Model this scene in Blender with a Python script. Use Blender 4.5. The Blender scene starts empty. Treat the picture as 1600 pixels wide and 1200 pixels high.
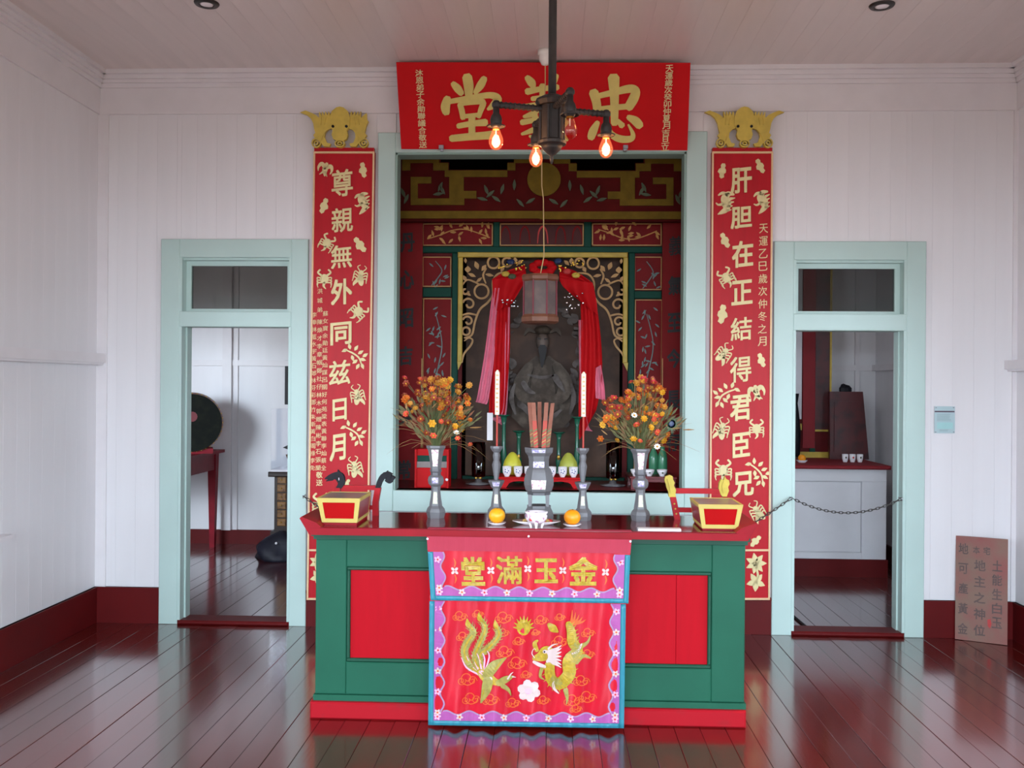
import bpy, math, random
from mathutils import Vector, Matrix
random.seed(7)
SC = bpy.context.scene
COL = SC.collection
PI = math.pi
# ------------------------------------------------------------------ camera
FPX = 1450.0
VPX, VPY = 860.0, 600.0
EYE = 1.72
D = 6.5                       # hall back wall plane
yaw = math.atan((VPX - 800) / FPX)
pitch = math.atan((VPY - 600) / FPX)
roll = math.radians(0.42)
Fw = Vector((-math.sin(yaw) * math.cos(pitch), math.cos(yaw) * math.cos(pitch), math.sin(pitch)))
R0 = Vector((math.cos(yaw), math.sin(yaw), 0))
U0 = R0.cross(Fw)
RR = R0 * math.cos(roll) + U0 * math.sin(roll)
UU = U0 * math.cos(roll) - R0 * math.sin(roll)
CAM = Vector((0, 0, EYE))
cam_d = bpy.data.cameras.new('camera'); cam = bpy.data.objects.new('camera', cam_d); COL.objects.link(cam)
cam_d.sensor_width = 36.0; cam_d.lens = 36.0 * FPX / 1600.0; cam_d.clip_start = 0.05
cam.matrix_world = Matrix((( RR.x, UU.x, -Fw.x, 0), (RR.y, UU.y, -Fw.y, 0), (RR.z, UU.z, -Fw.z, EYE), (0, 0, 0, 1)))
SC.camera = cam

def px(x, y, Y):
    d = Fw * FPX + RR * (x - 800.0) - UU * (y - 600.0)
    t = Y / d.y
    return CAM + d * t
def pz(x, y, Z):
    d = Fw * FPX + RR * (x - 800.0) - UU * (y - 600.0)
    t = (Z - EYE) / d.z
    return CAM + d * t

# ------------------------------------------------------------------ world, light, exposure
vs = SC.view_settings
vs.view_transform = 'Standard'; vs.look = 'None'; vs.gamma = 1.0; vs.use_curve_mapping = False
vs.exposure = 1.3
SC.cycles.transparent_max_bounces = 24
w = bpy.data.worlds.new('sky'); SC.world = w; w.use_nodes = True
wn_ = w.node_tree; bg = wn_.nodes['Background']; bg.inputs[1].default_value = 2.2
_tc = wn_.nodes.new('ShaderNodeTexCoord'); _sp = wn_.nodes.new('ShaderNodeSeparateXYZ'); _rp = wn_.nodes.new('ShaderNodeValToRGB')
_mr = wn_.nodes.new('ShaderNodeMapRange'); _mr.inputs['From Min'].default_value = -1.0
wn_.links.new(_tc.outputs['Generated'], _sp.inputs[0]); wn_.links.new(_sp.outputs['Z'], _mr.inputs[0]); wn_.links.new(_mr.outputs[0], _rp.inputs[0])
_rp.color_ramp.elements[0].position = 0.49; _rp.color_ramp.elements[0].color = (0.62, 0.56, 0.48, 1)
_rp.color_ramp.elements[1].position = 0.51; _rp.color_ramp.elements[1].color = (0.80, 0.90, 1.0, 1)
wn_.links.new(_rp.outputs[0], bg.inputs[0])
def area(name, loc, target, sx, sy, power, color=(0.86, 0.93, 1.0), spread=PI):
    l = bpy.data.lights.new(name, 'AREA'); l.shape = 'RECTANGLE'; l.size = sx; l.size_y = sy
    l.energy = power; l.color = color; l.spread = spread
    o = bpy.data.objects.new(name, l); COL.objects.link(o); o.location = loc
    o.rotation_euler = (Vector(target) - Vector(loc)).to_track_quat('-Z', 'Y').to_euler()
    return o
XL, XR, YF, HC = -3.235, 3.19, -2.3, 3.92       # hall side walls, front wall, ceiling height
YB = 9.75                                      # rear rooms' back wall
XLL, XRR = -5.0, 3.36                          # rear rooms' outer walls
# daylight coming in at the front door and the windows (all outside the frame); rear right is an added fill
DAY = (0.70, 0.86, 1.0)
area('daylight_front', (0.0, -6.2, 2.6), (0.0, 4.0, 0.7), 9.0, 1.4, 750, DAY)
area('daylight_window_left', (XL - 1.7, 2.1, 2.65), (0.0, 5.6, 0.6), 2.4, 1.2, 130, DAY)
area('daylight_window_right', (XR + 1.7, 2.1, 2.65), (0.0, 5.6, 0.6), 2.4, 1.2, 150, DAY)
area('daylight_window_left_front', (XL - 1.5, -0.4, 2.6), (0.6, 2.2, 0.8), 2.0, 1.3, 100, DAY)
area('daylight_window_right_front', (XR + 1.5, -0.4, 2.6), (-0.6, 2.2, 0.8), 2.0, 1.3, 140, DAY)
area('daylight_rear_left', (-4.6, 5.2, 2.4), (-3.4, 9.7, 0.9), 2.2, 1.8, 11, (0.76, 0.88, 1.0))
area('fill_rear_right', (1.5, 7.4, 2.3), (2.9, 8.6, 0.6), 0.5, 0.8, 4.0)  # fill lamp added inside the windowless rear room to brighten the cabinet

# ------------------------------------------------------------------ materials
def s2l(c):
    r = []
    for v in c:
        v /= 255.0
        r.append(v / 12.92 if v <= 0.04045 else ((v + 0.055) / 1.055) ** 2.4)
    return (r[0], r[1], r[2], 1.0)
MATS = {}
def mat(name, c, rough=0.5, metal=0.0, var=0.08, nscale=6.0, bump=0.0, bscale=60.0, stretch=(1, 1, 1), coat=0.0,
        c2=None, randobj=0.0, spec=0.5, sheen=0.0, trans=0.0, c2lo=0.45, c2hi=0.65):
    m = bpy.data.materials.new(name); m.use_nodes = True; nt = m.node_tree; N = nt.nodes; L = nt.links
    b = N['Principled BSDF']
    b.inputs['Roughness'].default_value = rough; b.inputs['Metallic'].default_value = metal
    b.inputs['Specular IOR Level'].default_value = spec
    b.inputs['Coat Weight'].default_value = coat; b.inputs['Coat Roughness'].default_value = 0.12
    b.inputs['Sheen Weight'].default_value = sheen
    b.inputs['Transmission Weight'].default_value = trans
    base = s2l(c)
    tc = N.new('ShaderNodeTexCoord'); mp = N.new('ShaderNodeMapping'); mp.inputs['Scale'].default_value = stretch
    L.new(tc.outputs['Object'], mp.inputs['Vector'])
    no = N.new('ShaderNodeTexNoise'); no.inputs['Scale'].default_value = nscale; no.inputs['Detail'].default_value = 5
    L.new(mp.outputs[0], no.inputs['Vector'])
    ramp = N.new('ShaderNodeValToRGB')
    if c2 is None:
        ramp.color_ramp.elements[0].position = 0.3; ramp.color_ramp.elements[1].position = 0.7
        ramp.color_ramp.elements[0].color = [v * (1 - var) for v in base[:3]] + [1]
        ramp.color_ramp.elements[1].color = [min(1, v * (1 + var)) for v in base[:3]] + [1]
    else:
        ramp.color_ramp.elements[0].position = c2lo; ramp.color_ramp.elements[1].position = c2hi
        ramp.color_ramp.elements[0].color = base; ramp.color_ramp.elements[1].color = s2l(c2)
    L.new(no.outputs['Fac'], ramp.inputs[0])
    out = ramp.outputs[0]
    if randobj:
        oi = N.new('ShaderNodeObjectInfo'); hs = N.new('ShaderNodeHueSaturation')
        mr = N.new('ShaderNodeMapRange'); mr.inputs['To Min'].default_value = 1 - randobj; mr.inputs['To Max'].default_value = 1 + randobj
        L.new(oi.outputs['Random'], mr.inputs[0]); L.new(mr.outputs[0], hs.inputs['Value']); L.new(out, hs.inputs['Color'])
        out = hs.outputs[0]
    L.new(out, b.inputs['Base Color'])
    if bump:
        n2 = N.new('ShaderNodeTexNoise'); n2.inputs['Scale'].default_value = bscale; n2.inputs['Detail'].default_value = 3
        L.new(mp.outputs[0], n2.inputs['Vector'])
        bp = N.new('ShaderNodeBump'); bp.inputs['Strength'].default_value = bump; bp.inputs['Distance'].default_value = 0.01
        L.new(n2.outputs['Fac'], bp.inputs['Height']); L.new(bp.outputs[0], b.inputs['Normal'])
    MATS[name] = m
    return m
def glass(name, tint=(255, 255, 255), refl=0.12, rough=0.02, ior=1.45):
    m = bpy.data.materials.new(name); m.use_nodes = True; nt = m.node_tree; N = nt.nodes; L = nt.links
    N.remove(N['Principled BSDF']); o = N['Material Output']
    t = N.new('ShaderNodeBsdfTransparent'); t.inputs[0].default_value = s2l(tint)
    g = N.new('ShaderNodeBsdfGlossy'); g.inputs['Roughness'].default_value = rough
    lw = N.new('ShaderNodeLayerWeight'); f = N.new('ShaderNodeMath'); f.operation = 'POWER'; f.inputs[1].default_value = 5.0; L.new(lw.outputs['Facing'], f.inputs[0])
    sc_ = N.new('ShaderNodeMath'); sc_.operation = 'MULTIPLY'; sc_.inputs[1].default_value = min(1.0, (ior - 1) * 2); L.new(f.outputs[0], sc_.inputs[0]); f = sc_
    a = N.new('ShaderNodeMath'); a.operation = 'ADD'; a.inputs[1].default_value = refl
    L.new(f.outputs[0], a.inputs[0])
    mx = N.new('ShaderNodeMixShader'); L.new(a.outputs[0], mx.inputs[0]); L.new(t.outputs[0], mx.inputs[1]); L.new(g.outputs[0], mx.inputs[2])
    L.new(mx.outputs[0], o.inputs[0]); MATS[name] = m; return m
def emit(name, c, s):
    m = bpy.data.materials.new(name); m.use_nodes = True; nt = m.node_tree; N = nt.nodes; L = nt.links
    N.remove(N['Principled BSDF']); e = N.new('ShaderNodeEmission'); e.inputs[0].default_value = s2l(c); e.inputs[1].default_value = s
    L.new(e.outputs[0], N['Material Output'].inputs[0]); MATS[name] = m; return m

mat('wall', (226, 222, 224), 0.45, var=0.03, nscale=2, stretch=(3, 3, .4), randobj=0.012)
mat('wallcore', (205, 200, 200), 0.6)
mat('ceil', (222, 208, 204), 0.32, var=0.05, nscale=3, stretch=(3, .4, 3), randobj=0.02)
mat('trimwhite', (224, 218, 220), 0.42, var=0.03)
mat('sage', (180, 202, 196), 0.42, var=0.03, nscale=3)
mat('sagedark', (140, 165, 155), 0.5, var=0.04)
mat('floor', (84, 15, 9), 0.2, var=0.18, nscale=3, stretch=(6, .5, 1), randobj=0.16, bump=0.05, bscale=9, coat=1.0, spec=0.5)
mat('floorbase', (40, 8, 8), 0.5)
mat('skirt', (90, 13, 15), 0.45, spec=0.2, var=0.1, nscale=4)
mat('signred', (196, 8, 16), 0.6, spec=0.15, var=0.06, nscale=4)
mat('boardred', (176, 16, 30), 0.4, spec=0.25, var=0.08, nscale=5, stretch=(4, 1, .5))
mat('gold', (206, 184, 96), 0.45, var=0.08, nscale=14)
mat('goldcrest', (205, 178, 78), 0.45, var=0.12, nscale=18)
mat('cream', (218, 200, 146), 0.5, var=0.06, nscale=20)
mat('bordercream', (222, 184, 140), 0.5, var=0.06, nscale=20)
mat('darkgap', (20, 14, 10), 0.9)
mat('altar_red', (166, 8, 24), 0.6, spec=0.1, var=0.07, nscale=5, stretch=(5, 1, .6))
mat('altar_top', (110, 8, 18), 0.1, var=0.12, nscale=3, stretch=(.5, 5, 1), coat=0.6)
mat('altar_edge', (140, 11, 26), 0.5, spec=0.18, var=0.08, nscale=8)
mat('altar_green', (26, 82, 62), 0.5, spec=0.2, var=0.07, nscale=5)
mat('altar_green_d', (20, 68, 50), 0.5, spec=0.3, var=0.07, nscale=5)
mat('plinth', (158, 14, 28), 0.6, spec=0.15, c2=(124, 40, 42), nscale=7, c2lo=.55, c2hi=.8)
mat('satin', (186, 6, 34), 0.38, var=0.1, nscale=5, spec=0.4, bump=0.16, bscale=14, stretch=(2, 1, .7))
mat('hem', (168, 58, 74), 0.85, var=0.05, spec=0.1)
mat('teal', (40, 122, 140), 0.4, var=0.12, nscale=30, stretch=(2, 1, .6))
mat('band', (158, 72, 140), 0.6, var=0.06, nscale=30)
mat('bandline', (150, 120, 150), 0.6)
mat('goldthread', (168, 138, 28), 0.4, var=0.25, nscale=60, bump=0.2)
mat('orangethread', (206, 86, 28), 0.6, var=0.1)
mat('whitethread', (196, 172, 168), 0.6)
mat('pinkthread', (222, 160, 184), 0.6)
mat('olive', (146, 134, 62), 0.5, var=0.2, nscale=50)
mat('pewter', (108, 107, 110), 0.5, metal=0.2, var=0.12, nscale=14, bump=0.05)
mat('pewter_d', (88, 86, 90), 0.5, metal=0.2, var=0.12, nscale=14)
mat('shell', (214, 204, 224), 0.25, c2=(130, 120, 170), nscale=60, c2lo=.45, c2hi=.6)
mat('shellwarm', (236, 226, 214), 0.25, c2=(190, 140, 160), nscale=70, c2lo=.5, c2hi=.6)
mat('shellgold', (206, 200, 150), 0.3, c2=(160, 160, 140), nscale=70)
mat('orange', (242, 168, 24), 0.4, var=0.06, nscale=20, bump=0.08, bscale=160)
mat('orange2', (240, 148, 14), 0.4, var=0.06, nscale=20, bump=0.08, bscale=160)
mat('porcelain', (236, 230, 234), 0.15, var=0.02)
mat('porcelain_pat', (232, 222, 228), 0.15, c2=(176, 130, 160), nscale=40, c2lo=.55, c2hi=.62)
mat('bluepat', (96, 104, 160), 0.3)
mat('redglaze', (190, 40, 40), 0.3)
mat('food', (196, 160, 92), 0.7, c2=(120, 80, 40), nscale=60)
mat('trayyellow', (188, 166, 92), 0.6, spec=0.2, var=0.04)
mat('trayred', (160, 3, 6), 0.6, spec=0.08, var=0.05)
mat('traywood', (122, 108, 104), 0.35, var=0.2, nscale=10, stretch=(1, 6, 1))
mat('trayside', (138, 50, 58), 0.35, var=0.12, nscale=8)
mat('black', (20, 18, 25), 0.5, spec=0.2, var=0.3, nscale=20)
mat('headyellow', (190, 168, 76), 0.6, spec=0.2, var=0.1, nscale=30)
mat('rackred', (158, 12, 24), 0.45, spec=0.2, var=0.15, nscale=20)
mat('card', (226, 222, 226), 0.3)
mat('incense', (146, 92, 74), 0.8, var=0.1, nscale=30)
mat('incprint', (178, 66, 52), 0.6, var=0.05)
mat('incgreen', (80, 140, 80), 0.6)
mat('incyellow', (176, 150, 80), 0.6)
mat('candle', (240, 226, 204), 0.4, var=0.05)
mat('candlemark', (206, 168, 120), 0.5)
mat('candlestick_red', (176, 50, 36), 0.4)
mat('iron', (40, 32, 29), 0.6, metal=0.2, var=0.25, nscale=30)
mat('cord', (190, 160, 110), 0.8)
mat('cordwhite', (220, 210, 205), 0.6)
mat('ceramic', (232, 226, 220), 0.25)
mat('lantwood', (112, 68, 48), 0.5, var=0.15, nscale=20)
mat('lantpane', (88, 74, 72), 0.6, c2=(108, 88, 82), nscale=10)
mat('lantpink', (120, 44, 56), 0.6)
mat('shrinered', (118, 13, 17), 0.6, spec=0.2, var=0.15, nscale=5)
mat('shrinered_d', (92, 14, 18), 0.6, spec=0.2, var=0.2, nscale=6)
mat('shrinegreen', (13, 66, 54), 0.6, spec=0.2, var=0.1)
mat('shrinegold', (188, 158, 58), 0.5, var=0.15, nscale=12)
mat('shrinetan', (186, 140, 80), 0.5, var=0.15, nscale=20)
mat('leafgold', (196, 140, 70), 0.6, var=0.15, nscale=30)
mat('leafblue', (104, 124, 120), 0.6, var=0.15, nscale=30)
mat('leafgreen', (66, 74, 50), 0.6, var=0.2)
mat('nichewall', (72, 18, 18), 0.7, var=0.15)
mat('shadedgold', (104, 82, 26), 0.7, spec=0.1, var=0.2, nscale=12)  # frieze gold, darkened in its colour for the shade high in the niche
mat('shadedred', (76, 14, 13), 0.7, spec=0.08, var=0.2, nscale=6)  # frieze red with the same upper niche shade put into the colour
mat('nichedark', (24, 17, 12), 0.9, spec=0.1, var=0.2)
mat('ink', (24, 20, 24), 0.6)
mat('curtain', (178, 10, 18), 0.7, var=0.08, nscale=8, spec=0.15)
mat('sheer', (222, 110, 136), 0.6, var=0.1, nscale=12, sheen=0.3)
mat('tinsel', (236, 200, 90), 0.18, metal=0.9, var=0.2, nscale=60)
mat('sequin', (170, 165, 165), 0.2, metal=0.8)
mat('stone', (112, 104, 101), 0.7, spec=0.2, c2=(74, 66, 62), nscale=9, bump=0.3, bscale=20)
mat('robe', (72, 60, 50), 0.7, c2=(100, 88, 76), nscale=12)
mat('faceg', (116, 102, 94), 0.6, var=0.1)
mat('painting', (70, 50, 40), 0.7, c2=(96, 70, 56), nscale=4)
mat('boxred', (182, 8, 14), 0.5, spec=0.15, var=0.05)
mat('darktable', (110, 18, 24), 0.3, var=0.15)
mat('pomelo', (206, 200, 60), 0.45, var=0.08, nscale=10, bump=0.06, bscale=100)
mat('pomelo2', (176, 180, 72), 0.45, var=0.08, nscale=10, bump=0.06, bscale=100)
mat('greenglaze', (28, 92, 70), 0.2, var=0.15)
mat('greenbottle', (64, 130, 96), 0.2, var=0.1)
glass('redglass', (165, 60, 48), 0.05)
glass('pane', (196, 198, 196), 0.03)
glass('acrylic', (250, 251, 253), 0.03, ior=1.06)
glass('bulbglass', (255, 226, 206), 0.05, ior=1.2)
mm = glass('bulblit', (255, 226, 206), 0.04, ior=1.2); _n = mm.node_tree     # lit bulb: the glass itself glows faintly
_e = _n.nodes.new('ShaderNodeEmission'); _e.inputs[0].default_value = s2l((255, 128, 78)); _e.inputs[1].default_value = .16
_a = _n.nodes.new('ShaderNodeAddShader'); _o = _n.nodes['Material Output']; _src = _o.inputs[0].links[0].from_socket
_n.links.new(_src, _a.inputs[0]); _n.links.new(_e.outputs[0], _a.inputs[1]); _n.links.new(_a.outputs[0], _o.inputs[0])
emit('filament', (255, 200, 130), 9.0)
mat('canblack', (40, 34, 32), 0.4)
mat('brass', (176, 140, 60), 0.35, metal=0.8)
mat('drumskin', (14, 17, 14), 0.7, spec=0.15, c2=(24, 26, 19), nscale=14)
mat('drumbody', (110, 28, 36), 0.4, var=0.2)
mat('tablered', (126, 16, 32), 0.45, spec=0.2, var=0.15, nscale=8)
mat('darkwood', (46, 30, 26), 0.45, var=0.25, nscale=8)
mat('drawer', (140, 98, 52), 0.45, c2=(96, 62, 34), nscale=30)
mat('darkblue', (18, 18, 34), 0.6, var=0.3)
mat('cabwhite', (216, 214, 218), 0.45, var=0.03)
mat('tabletred', (80, 20, 24), 0.45, c2=(50, 14, 18), nscale=8)
mat('redcloth', (130, 14, 26), 0.7, var=0.1)
mat('plaque', (132, 104, 92), 0.65, spec=0.2, c2=(142, 86, 82), nscale=5, c2lo=.4, c2hi=.65, bump=.1)
mat('plaqueink', (84, 62, 58), 0.6, var=0.3, nscale=30)
mat('blood', (176, 40, 40), 0.6)
mat('infoplate', (176, 200, 204), 0.2, c2=(182, 196, 204), nscale=4)
mat('infodark', (86, 70, 84), 0.5)
mat('infotext', (150, 172, 176), 0.4)
mat('infoaqua', (160, 204, 204), 0.3)
mat('steel', (150, 150, 156), 0.3, metal=0.9)
mat('chain', (96, 92, 90), 0.4, metal=0.6)
mat('stem', (78, 86, 40), 0.6, var=0.2)
mat('foliage', (84, 84, 38), 0.6, c2=(124, 66, 36), nscale=9)
mat('drygrass', (146, 108, 62), 0.7, var=0.2)
mat('fl_orange', (200, 100, 24), 0.6, var=0.15)
mat('fl_rust', (146, 58, 28), 0.6, var=0.15)
mat('fl_yellow', (216, 156, 30), 0.6, var=0.1)
mat('fl_white', (240, 234, 222), 0.6)
mat('fl_coral', (212, 82, 54), 0.6, var=0.1)
mat('fl_red', (190, 52, 50), 0.6, var=0.1)
mat('fl_center', (206, 150, 40), 0.7)
mat('ochre', (184, 124, 40), 0.6)
mat('peacock', (60, 92, 52), 0.4, var=0.2)
mat('peacockeye', (20, 40, 80), 0.3)

# ------------------------------------------------------------------ mesh builder
class M:
    def __init__(s): s.v = []; s.f = []
    def add(s, v, f):
        o = len(s.v); s.v += [Vector(a) for a in v]; s.f += [[i + o for i in q] for q in f]; return s
    def hexa(s, p):        # p: 4 bottom ccw, 4 top
        return s.add(p, [(3, 2, 1, 0), (4, 5, 6, 7), (0, 1, 5, 4), (1, 2, 6, 5), (2, 3, 7, 6), (3, 0, 4, 7)])
    def box(s, x0, x1, y0, y1, z0, z1):
        x0, x1 = min(x0, x1), max(x0, x1); y0, y1 = min(y0, y1), max(y0, y1); z0, z1 = min(z0, z1), max(z0, z1)
        return s.hexa([(x0, y0, z0), (x1, y0, z0), (x1, y1, z0), (x0, y1, z0), (x0, y0, z1), (x1, y0, z1), (x1, y1, z1), (x0, y1, z1)])
    def cbox(s, x0, x1, y0, y1, z0, z1, c=0.004):   # box with chamfered front (y0) edges
        a = [(x0, y0 + c, z0), (x1, y0 + c, z0), (x1, y0 + c, z1), (x0, y0 + c, z1)]
        b = [(x0 + c, y0, z0 + c), (x1 - c, y0, z0 + c), (x1 - c, y0, z1 - c), (x0 + c, y0, z1 - c)]
        d = [(x0, y1, z0), (x1, y1, z0), (x1, y1, z1), (x0, y1, z1)]
        f = [(4, 5, 6, 7), (11, 10, 9, 8)]
        for i in range(4):
            j = (i + 1) % 4; f += [(i, j, 4 + j, 4 + i), (8 + i, 8 + j, j, i)]
        return s.add(a + b + d, f)
    def pbox(s, x0, y0, x1, y1, Y, th, ch=0):       # pixel rectangle on plane Y, th towards +y
        xm, ym = (x0 + x1) / 2, (y0 + y1) / 2
        X0, X1 = px(x0, ym, Y).x, px(x1, ym, Y).x; Z1, Z0 = px(xm, y0, Y).z, px(xm, y1, Y).z
        if ch: return s.cbox(X0, X1, Y, Y + th, Z0, Z1, ch)
        return s.box(X0, X1, Y, Y + th, Z0, Z1)
    def prism(s, poly, mf, d0, d1):                 # poly 2d, mf(u,v,d)
        n = len(poly); a = [mf(u, v, d0) for u, v in poly]; b = [mf(u, v, d1) for u, v in poly]
        f = [list(range(n)), list(range(2 * n - 1, n - 1, -1))]
        for i in range(n):
            j = (i + 1) % n; f.append((i, n + i, n + j, j))
        return s.add(a + b, f)
    def ribbon(s, pts, mf, d=0.004, n=5, smooth=True, cap=True):   # pts (u,v,w)
        P = spline(pts, n) if smooth and len(pts) > 2 else [tuple(p) for p in pts]
        if len(P) == 2 and smooth:
            P = [tuple(P[0][k] + (P[1][k] - P[0][k]) * t / 3 for k in range(3)) for t in range(4)]
        L = []; Rr = []; m = len(P)
        for i in range(m):
            a = P[max(0, i - 1)]; b = P[min(m - 1, i + 1)]
            tx, ty = b[0] - a[0], b[1] - a[1]; l = math.hypot(tx, ty) or 1; nx, ny = -ty / l, tx / l
            wd = P[i][2] / 2
            L.append((P[i][0] + nx * wd, P[i][1] + ny * wd)); Rr.append((P[i][0] - nx * wd, P[i][1] - ny * wd))
        if cap:
            def capp(i, k):
                a = P[i]; b = P[k]; tx, ty = a[0] - b[0], a[1] - b[1]; l = math.hypot(tx, ty) or 1
                return (a[0] + tx / l * a[2] * .32, a[1] + ty / l * a[2] * .32, tx / l, ty / l)
            c0 = capp(0, 1); c1 = capp(m - 1, m - 2)
            def shrink(i, c):
                ctr = (c[0], c[1]); wd = P[i][2] / 2 * .55; nx, ny = -c[3], c[2]
                return ctr, wd, nx, ny
            c, wd, nx, ny = shrink(0, c0); L.insert(0, (c[0] - nx * wd, c[1] - ny * wd)); Rr.insert(0, (c[0] + nx * wd, c[1] + ny * wd))
            c, wd, nx, ny = shrink(m - 1, c1); L.append((c[0] + nx * wd, c[1] + ny * wd)); Rr.append((c[0] - nx * wd, c[1] - ny * wd))
        m = len(L)
        V = [mf(u, v, d) for u, v in L] + [mf(u, v, d) for u, v in Rr] + [mf(u, v, 0) for u, v in L] + [mf(u, v, 0) for u, v in Rr]
        F = []
        for i in range(m - 1):
            F.append((i, i + 1, m + i + 1, m + i))
            F.append((2 * m + i, 2 * m + i + 1, i + 1, i)); F.append((m + i, m + i + 1, 3 * m + i + 1, 3 * m + i))
        F.append((0, m, 3 * m, 2 * m)); F.append((m - 1, 3 * m - 1, 4 * m - 1, 2 * m - 1))
        return s.add(V, F)
    def tube(s, path, r, n=6, closed=False):
        P = [Vector(p) for p in path]; m = len(P); rs = r if isinstance(r, (list, tuple)) else [r] * m
        V = []; up = None
        for i in range(m):
            t = (P[(i + 1) % m] - P[i - 1]) if closed else (P[min(m - 1, i + 1)] - P[max(0, i - 1)])
            t.normalize()
            if up is None: up = Vector((0, 0, 1)) if abs(t.z) < .9 else Vector((1, 0, 0))
            a = t.cross(up)
            if a.length < 1e-5: a = t.cross(Vector((0, 1, 0)))
            a.normalize(); b = a.cross(t).normalized(); up = b
            for k in range(n):
                an = 2 * PI * k / n; V.append(P[i] + a * math.cos(an) * rs[i] + b * math.sin(an) * rs[i])
        F = []
        for i in range(m if closed else m - 1):
            j = (i + 1) % m
            for k in range(n): F.append((i * n + k, i * n + (k + 1) % n, j * n + (k + 1) % n, j * n + k))
        if not closed: F += [list(range(n))[::-1], list(range((m - 1) * n, m * n))]
        return s.add(V, F)
    def lathe(s, prof, c=(0, 0, 0), n=16, rot=0.0, axis='z', sy=1.0, cap=True):
        V = []
        for r, z in prof:
            for k in range(n):
                a = rot + 2 * PI * k / n; x, y = math.cos(a) * r, math.sin(a) * r * sy
                p = (x, y, z) if axis == 'z' else ((x, z, y) if axis == 'y' else (z, x, y))
                V.append(Vector(p) + Vector(c))
        F = []; m = len(prof)
        for i in range(m - 1):
            for k in range(n):
                q = (i * n + k, i * n + (k + 1) % n, (i + 1) * n + (k + 1) % n, (i + 1) * n + k)
                F.append(q if axis != 'y' else q[::-1])
        if cap: F += [list(range(n))[::-1], list(range((m - 1) * n, m * n))]
        return s.add(V, F)
    def ball(s, c, r, n=12, sx=1, sy=1, sz=1, rz=0.0):
        V = []; F = []; h = n // 2; cr, sr = math.cos(rz), math.sin(rz)
        for i in range(h + 1):
            t = PI * i / h
            for k in range(n):
                a = 2 * PI * k / n
                x, y, z = math.sin(t) * math.cos(a) * r * sx, math.sin(t) * math.sin(a) * r * sy, math.cos(t) * r * sz
                V.append((c[0] + x * cr - y * sr, c[1] + x * sr + y * cr, c[2] + z))
        for i in range(h):
            for k in range(n): F.append((i * n + k, (i + 1) * n + k, (i + 1) * n + (k + 1) % n, i * n + (k + 1) % n))
        return s.add(V, F)
def spline(P, n=5):
    out = []
    for i in range(len(P) - 1):
        p0 = P[max(0, i - 1)]; p1 = P[i]; p2 = P[i + 1]; p3 = P[min(len(P) - 1, i + 2)]
        for k in range(n):
            t = k / n
            out.append(tuple(.5 * (2 * p1[j] + (p2[j] - p0[j]) * t + (2 * p0[j] - 5 * p1[j] + 4 * p2[j] - p3[j]) * t * t + (3 * p1[j] - p0[j] - 3 * p2[j] + p3[j]) * t ** 3) for j in range(len(p1))))
    out.append(tuple(P[-1])); return out
def plane(Y): return lambda u, v, d: px(u, v, Y) - Vector((0, d, 0))
def zm(ox, oy, k, Y):  # zoomed crop coordinates -> plane Y
    return lambda u, v, d: px(ox + u / k, oy + v / k, Y) - Vector((0, d, 0))

ROOT = {}
def thing(name, label, cat, loc=(0, 0, 0), group=None, kind=None):
    o = bpy.data.objects.new(name, None); COL.objects.link(o); o.location = loc; o.empty_display_size = .05
    ROOT[o] = Vector(loc)
    if label: o['label'] = label
    if cat: o['category'] = cat
    if group: o['group'] = group
    if kind: o['kind'] = kind
    return o
def obj(name, mb, m, parent=None, label=None, cat=None, group=None, kind=None, smooth=False, origin=None):
    if not mb.v: return None
    if parent is None:
        if origin is None:
            xs = [v.x for v in mb.v]; ys = [v.y for v in mb.v]; zs = [v.z for v in mb.v]
            origin = Vector(((min(xs) + max(xs)) / 2, (min(ys) + max(ys)) / 2, min(zs)))
        loc = Vector(origin); org = loc
    else:
        org = ROOT[parent]; loc = Vector((0, 0, 0))
    me = bpy.data.meshes.new(name); me.from_pydata([v - org for v in mb.v], [], mb.f); me.validate(); me.update()
    me.materials.append(MATS[m])
    if smooth: me.polygons.foreach_set('use_smooth', [True] * len(me.polygons))
    o = bpy.data.objects.new(name, me); COL.objects.link(o)
    if parent is None: o.location = loc
    else: o.parent = parent
    ROOT[o] = org
    if label: o['label'] = label
    if cat: o['category'] = cat
    if group: o['group'] = group
    if kind: o['kind'] = kind
    return o
def dup(o, off, label=None, group=None, parent=None):
    c = o.copy(); COL.objects.link(c)
    if parent is None: c.location = o.location + Vector(off); ROOT[c] = ROOT[o] + Vector(off)
    else: c.parent = parent; ROOT[c] = ROOT[parent]
    if label: c['label'] = label
    if group: c['group'] = group
    for ch in list(o.children): dup(ch, off, parent=c)
    return c
# glyphs ------------------------------------------------------------
GL = {}
def glyph(ch, bold):
    k = (ch, bold)
    if k in GL: return GL[k]
    cu = bpy.data.curves.new('glyph', 'FONT'); cu.body = ch; cu.size = 1; cu.offset = bold; cu.resolution_u = 2; cu.extrude = 0.5
    t = bpy.data.objects.new('glyph', cu); COL.objects.link(t)
    dg = bpy.context.evaluated_depsgraph_get(); ev = t.evaluated_get(dg); me = ev.to_mesh()
    V = [v.co.copy() for v in me.vertices]; F = [list(p.vertices) for p in me.polygons]; ev.to_mesh_clear()
    bpy.data.objects.remove(t); bpy.data.curves.remove(cu)
    if V:
        x0 = min(v.x for v in V); x1 = max(v.x for v in V); y0 = min(v.y for v in V); y1 = max(v.y for v in V)
        V = [((v.x - x0) / (x1 - x0 + 1e-9) - .5, (v.y - y0) / (y1 - y0 + 1e-9) - .5, v.z + .5) for v in V]
    GL[k] = (V, F); return GL[k]
DENSE = set('尊親無結得兹義滿')
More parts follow.
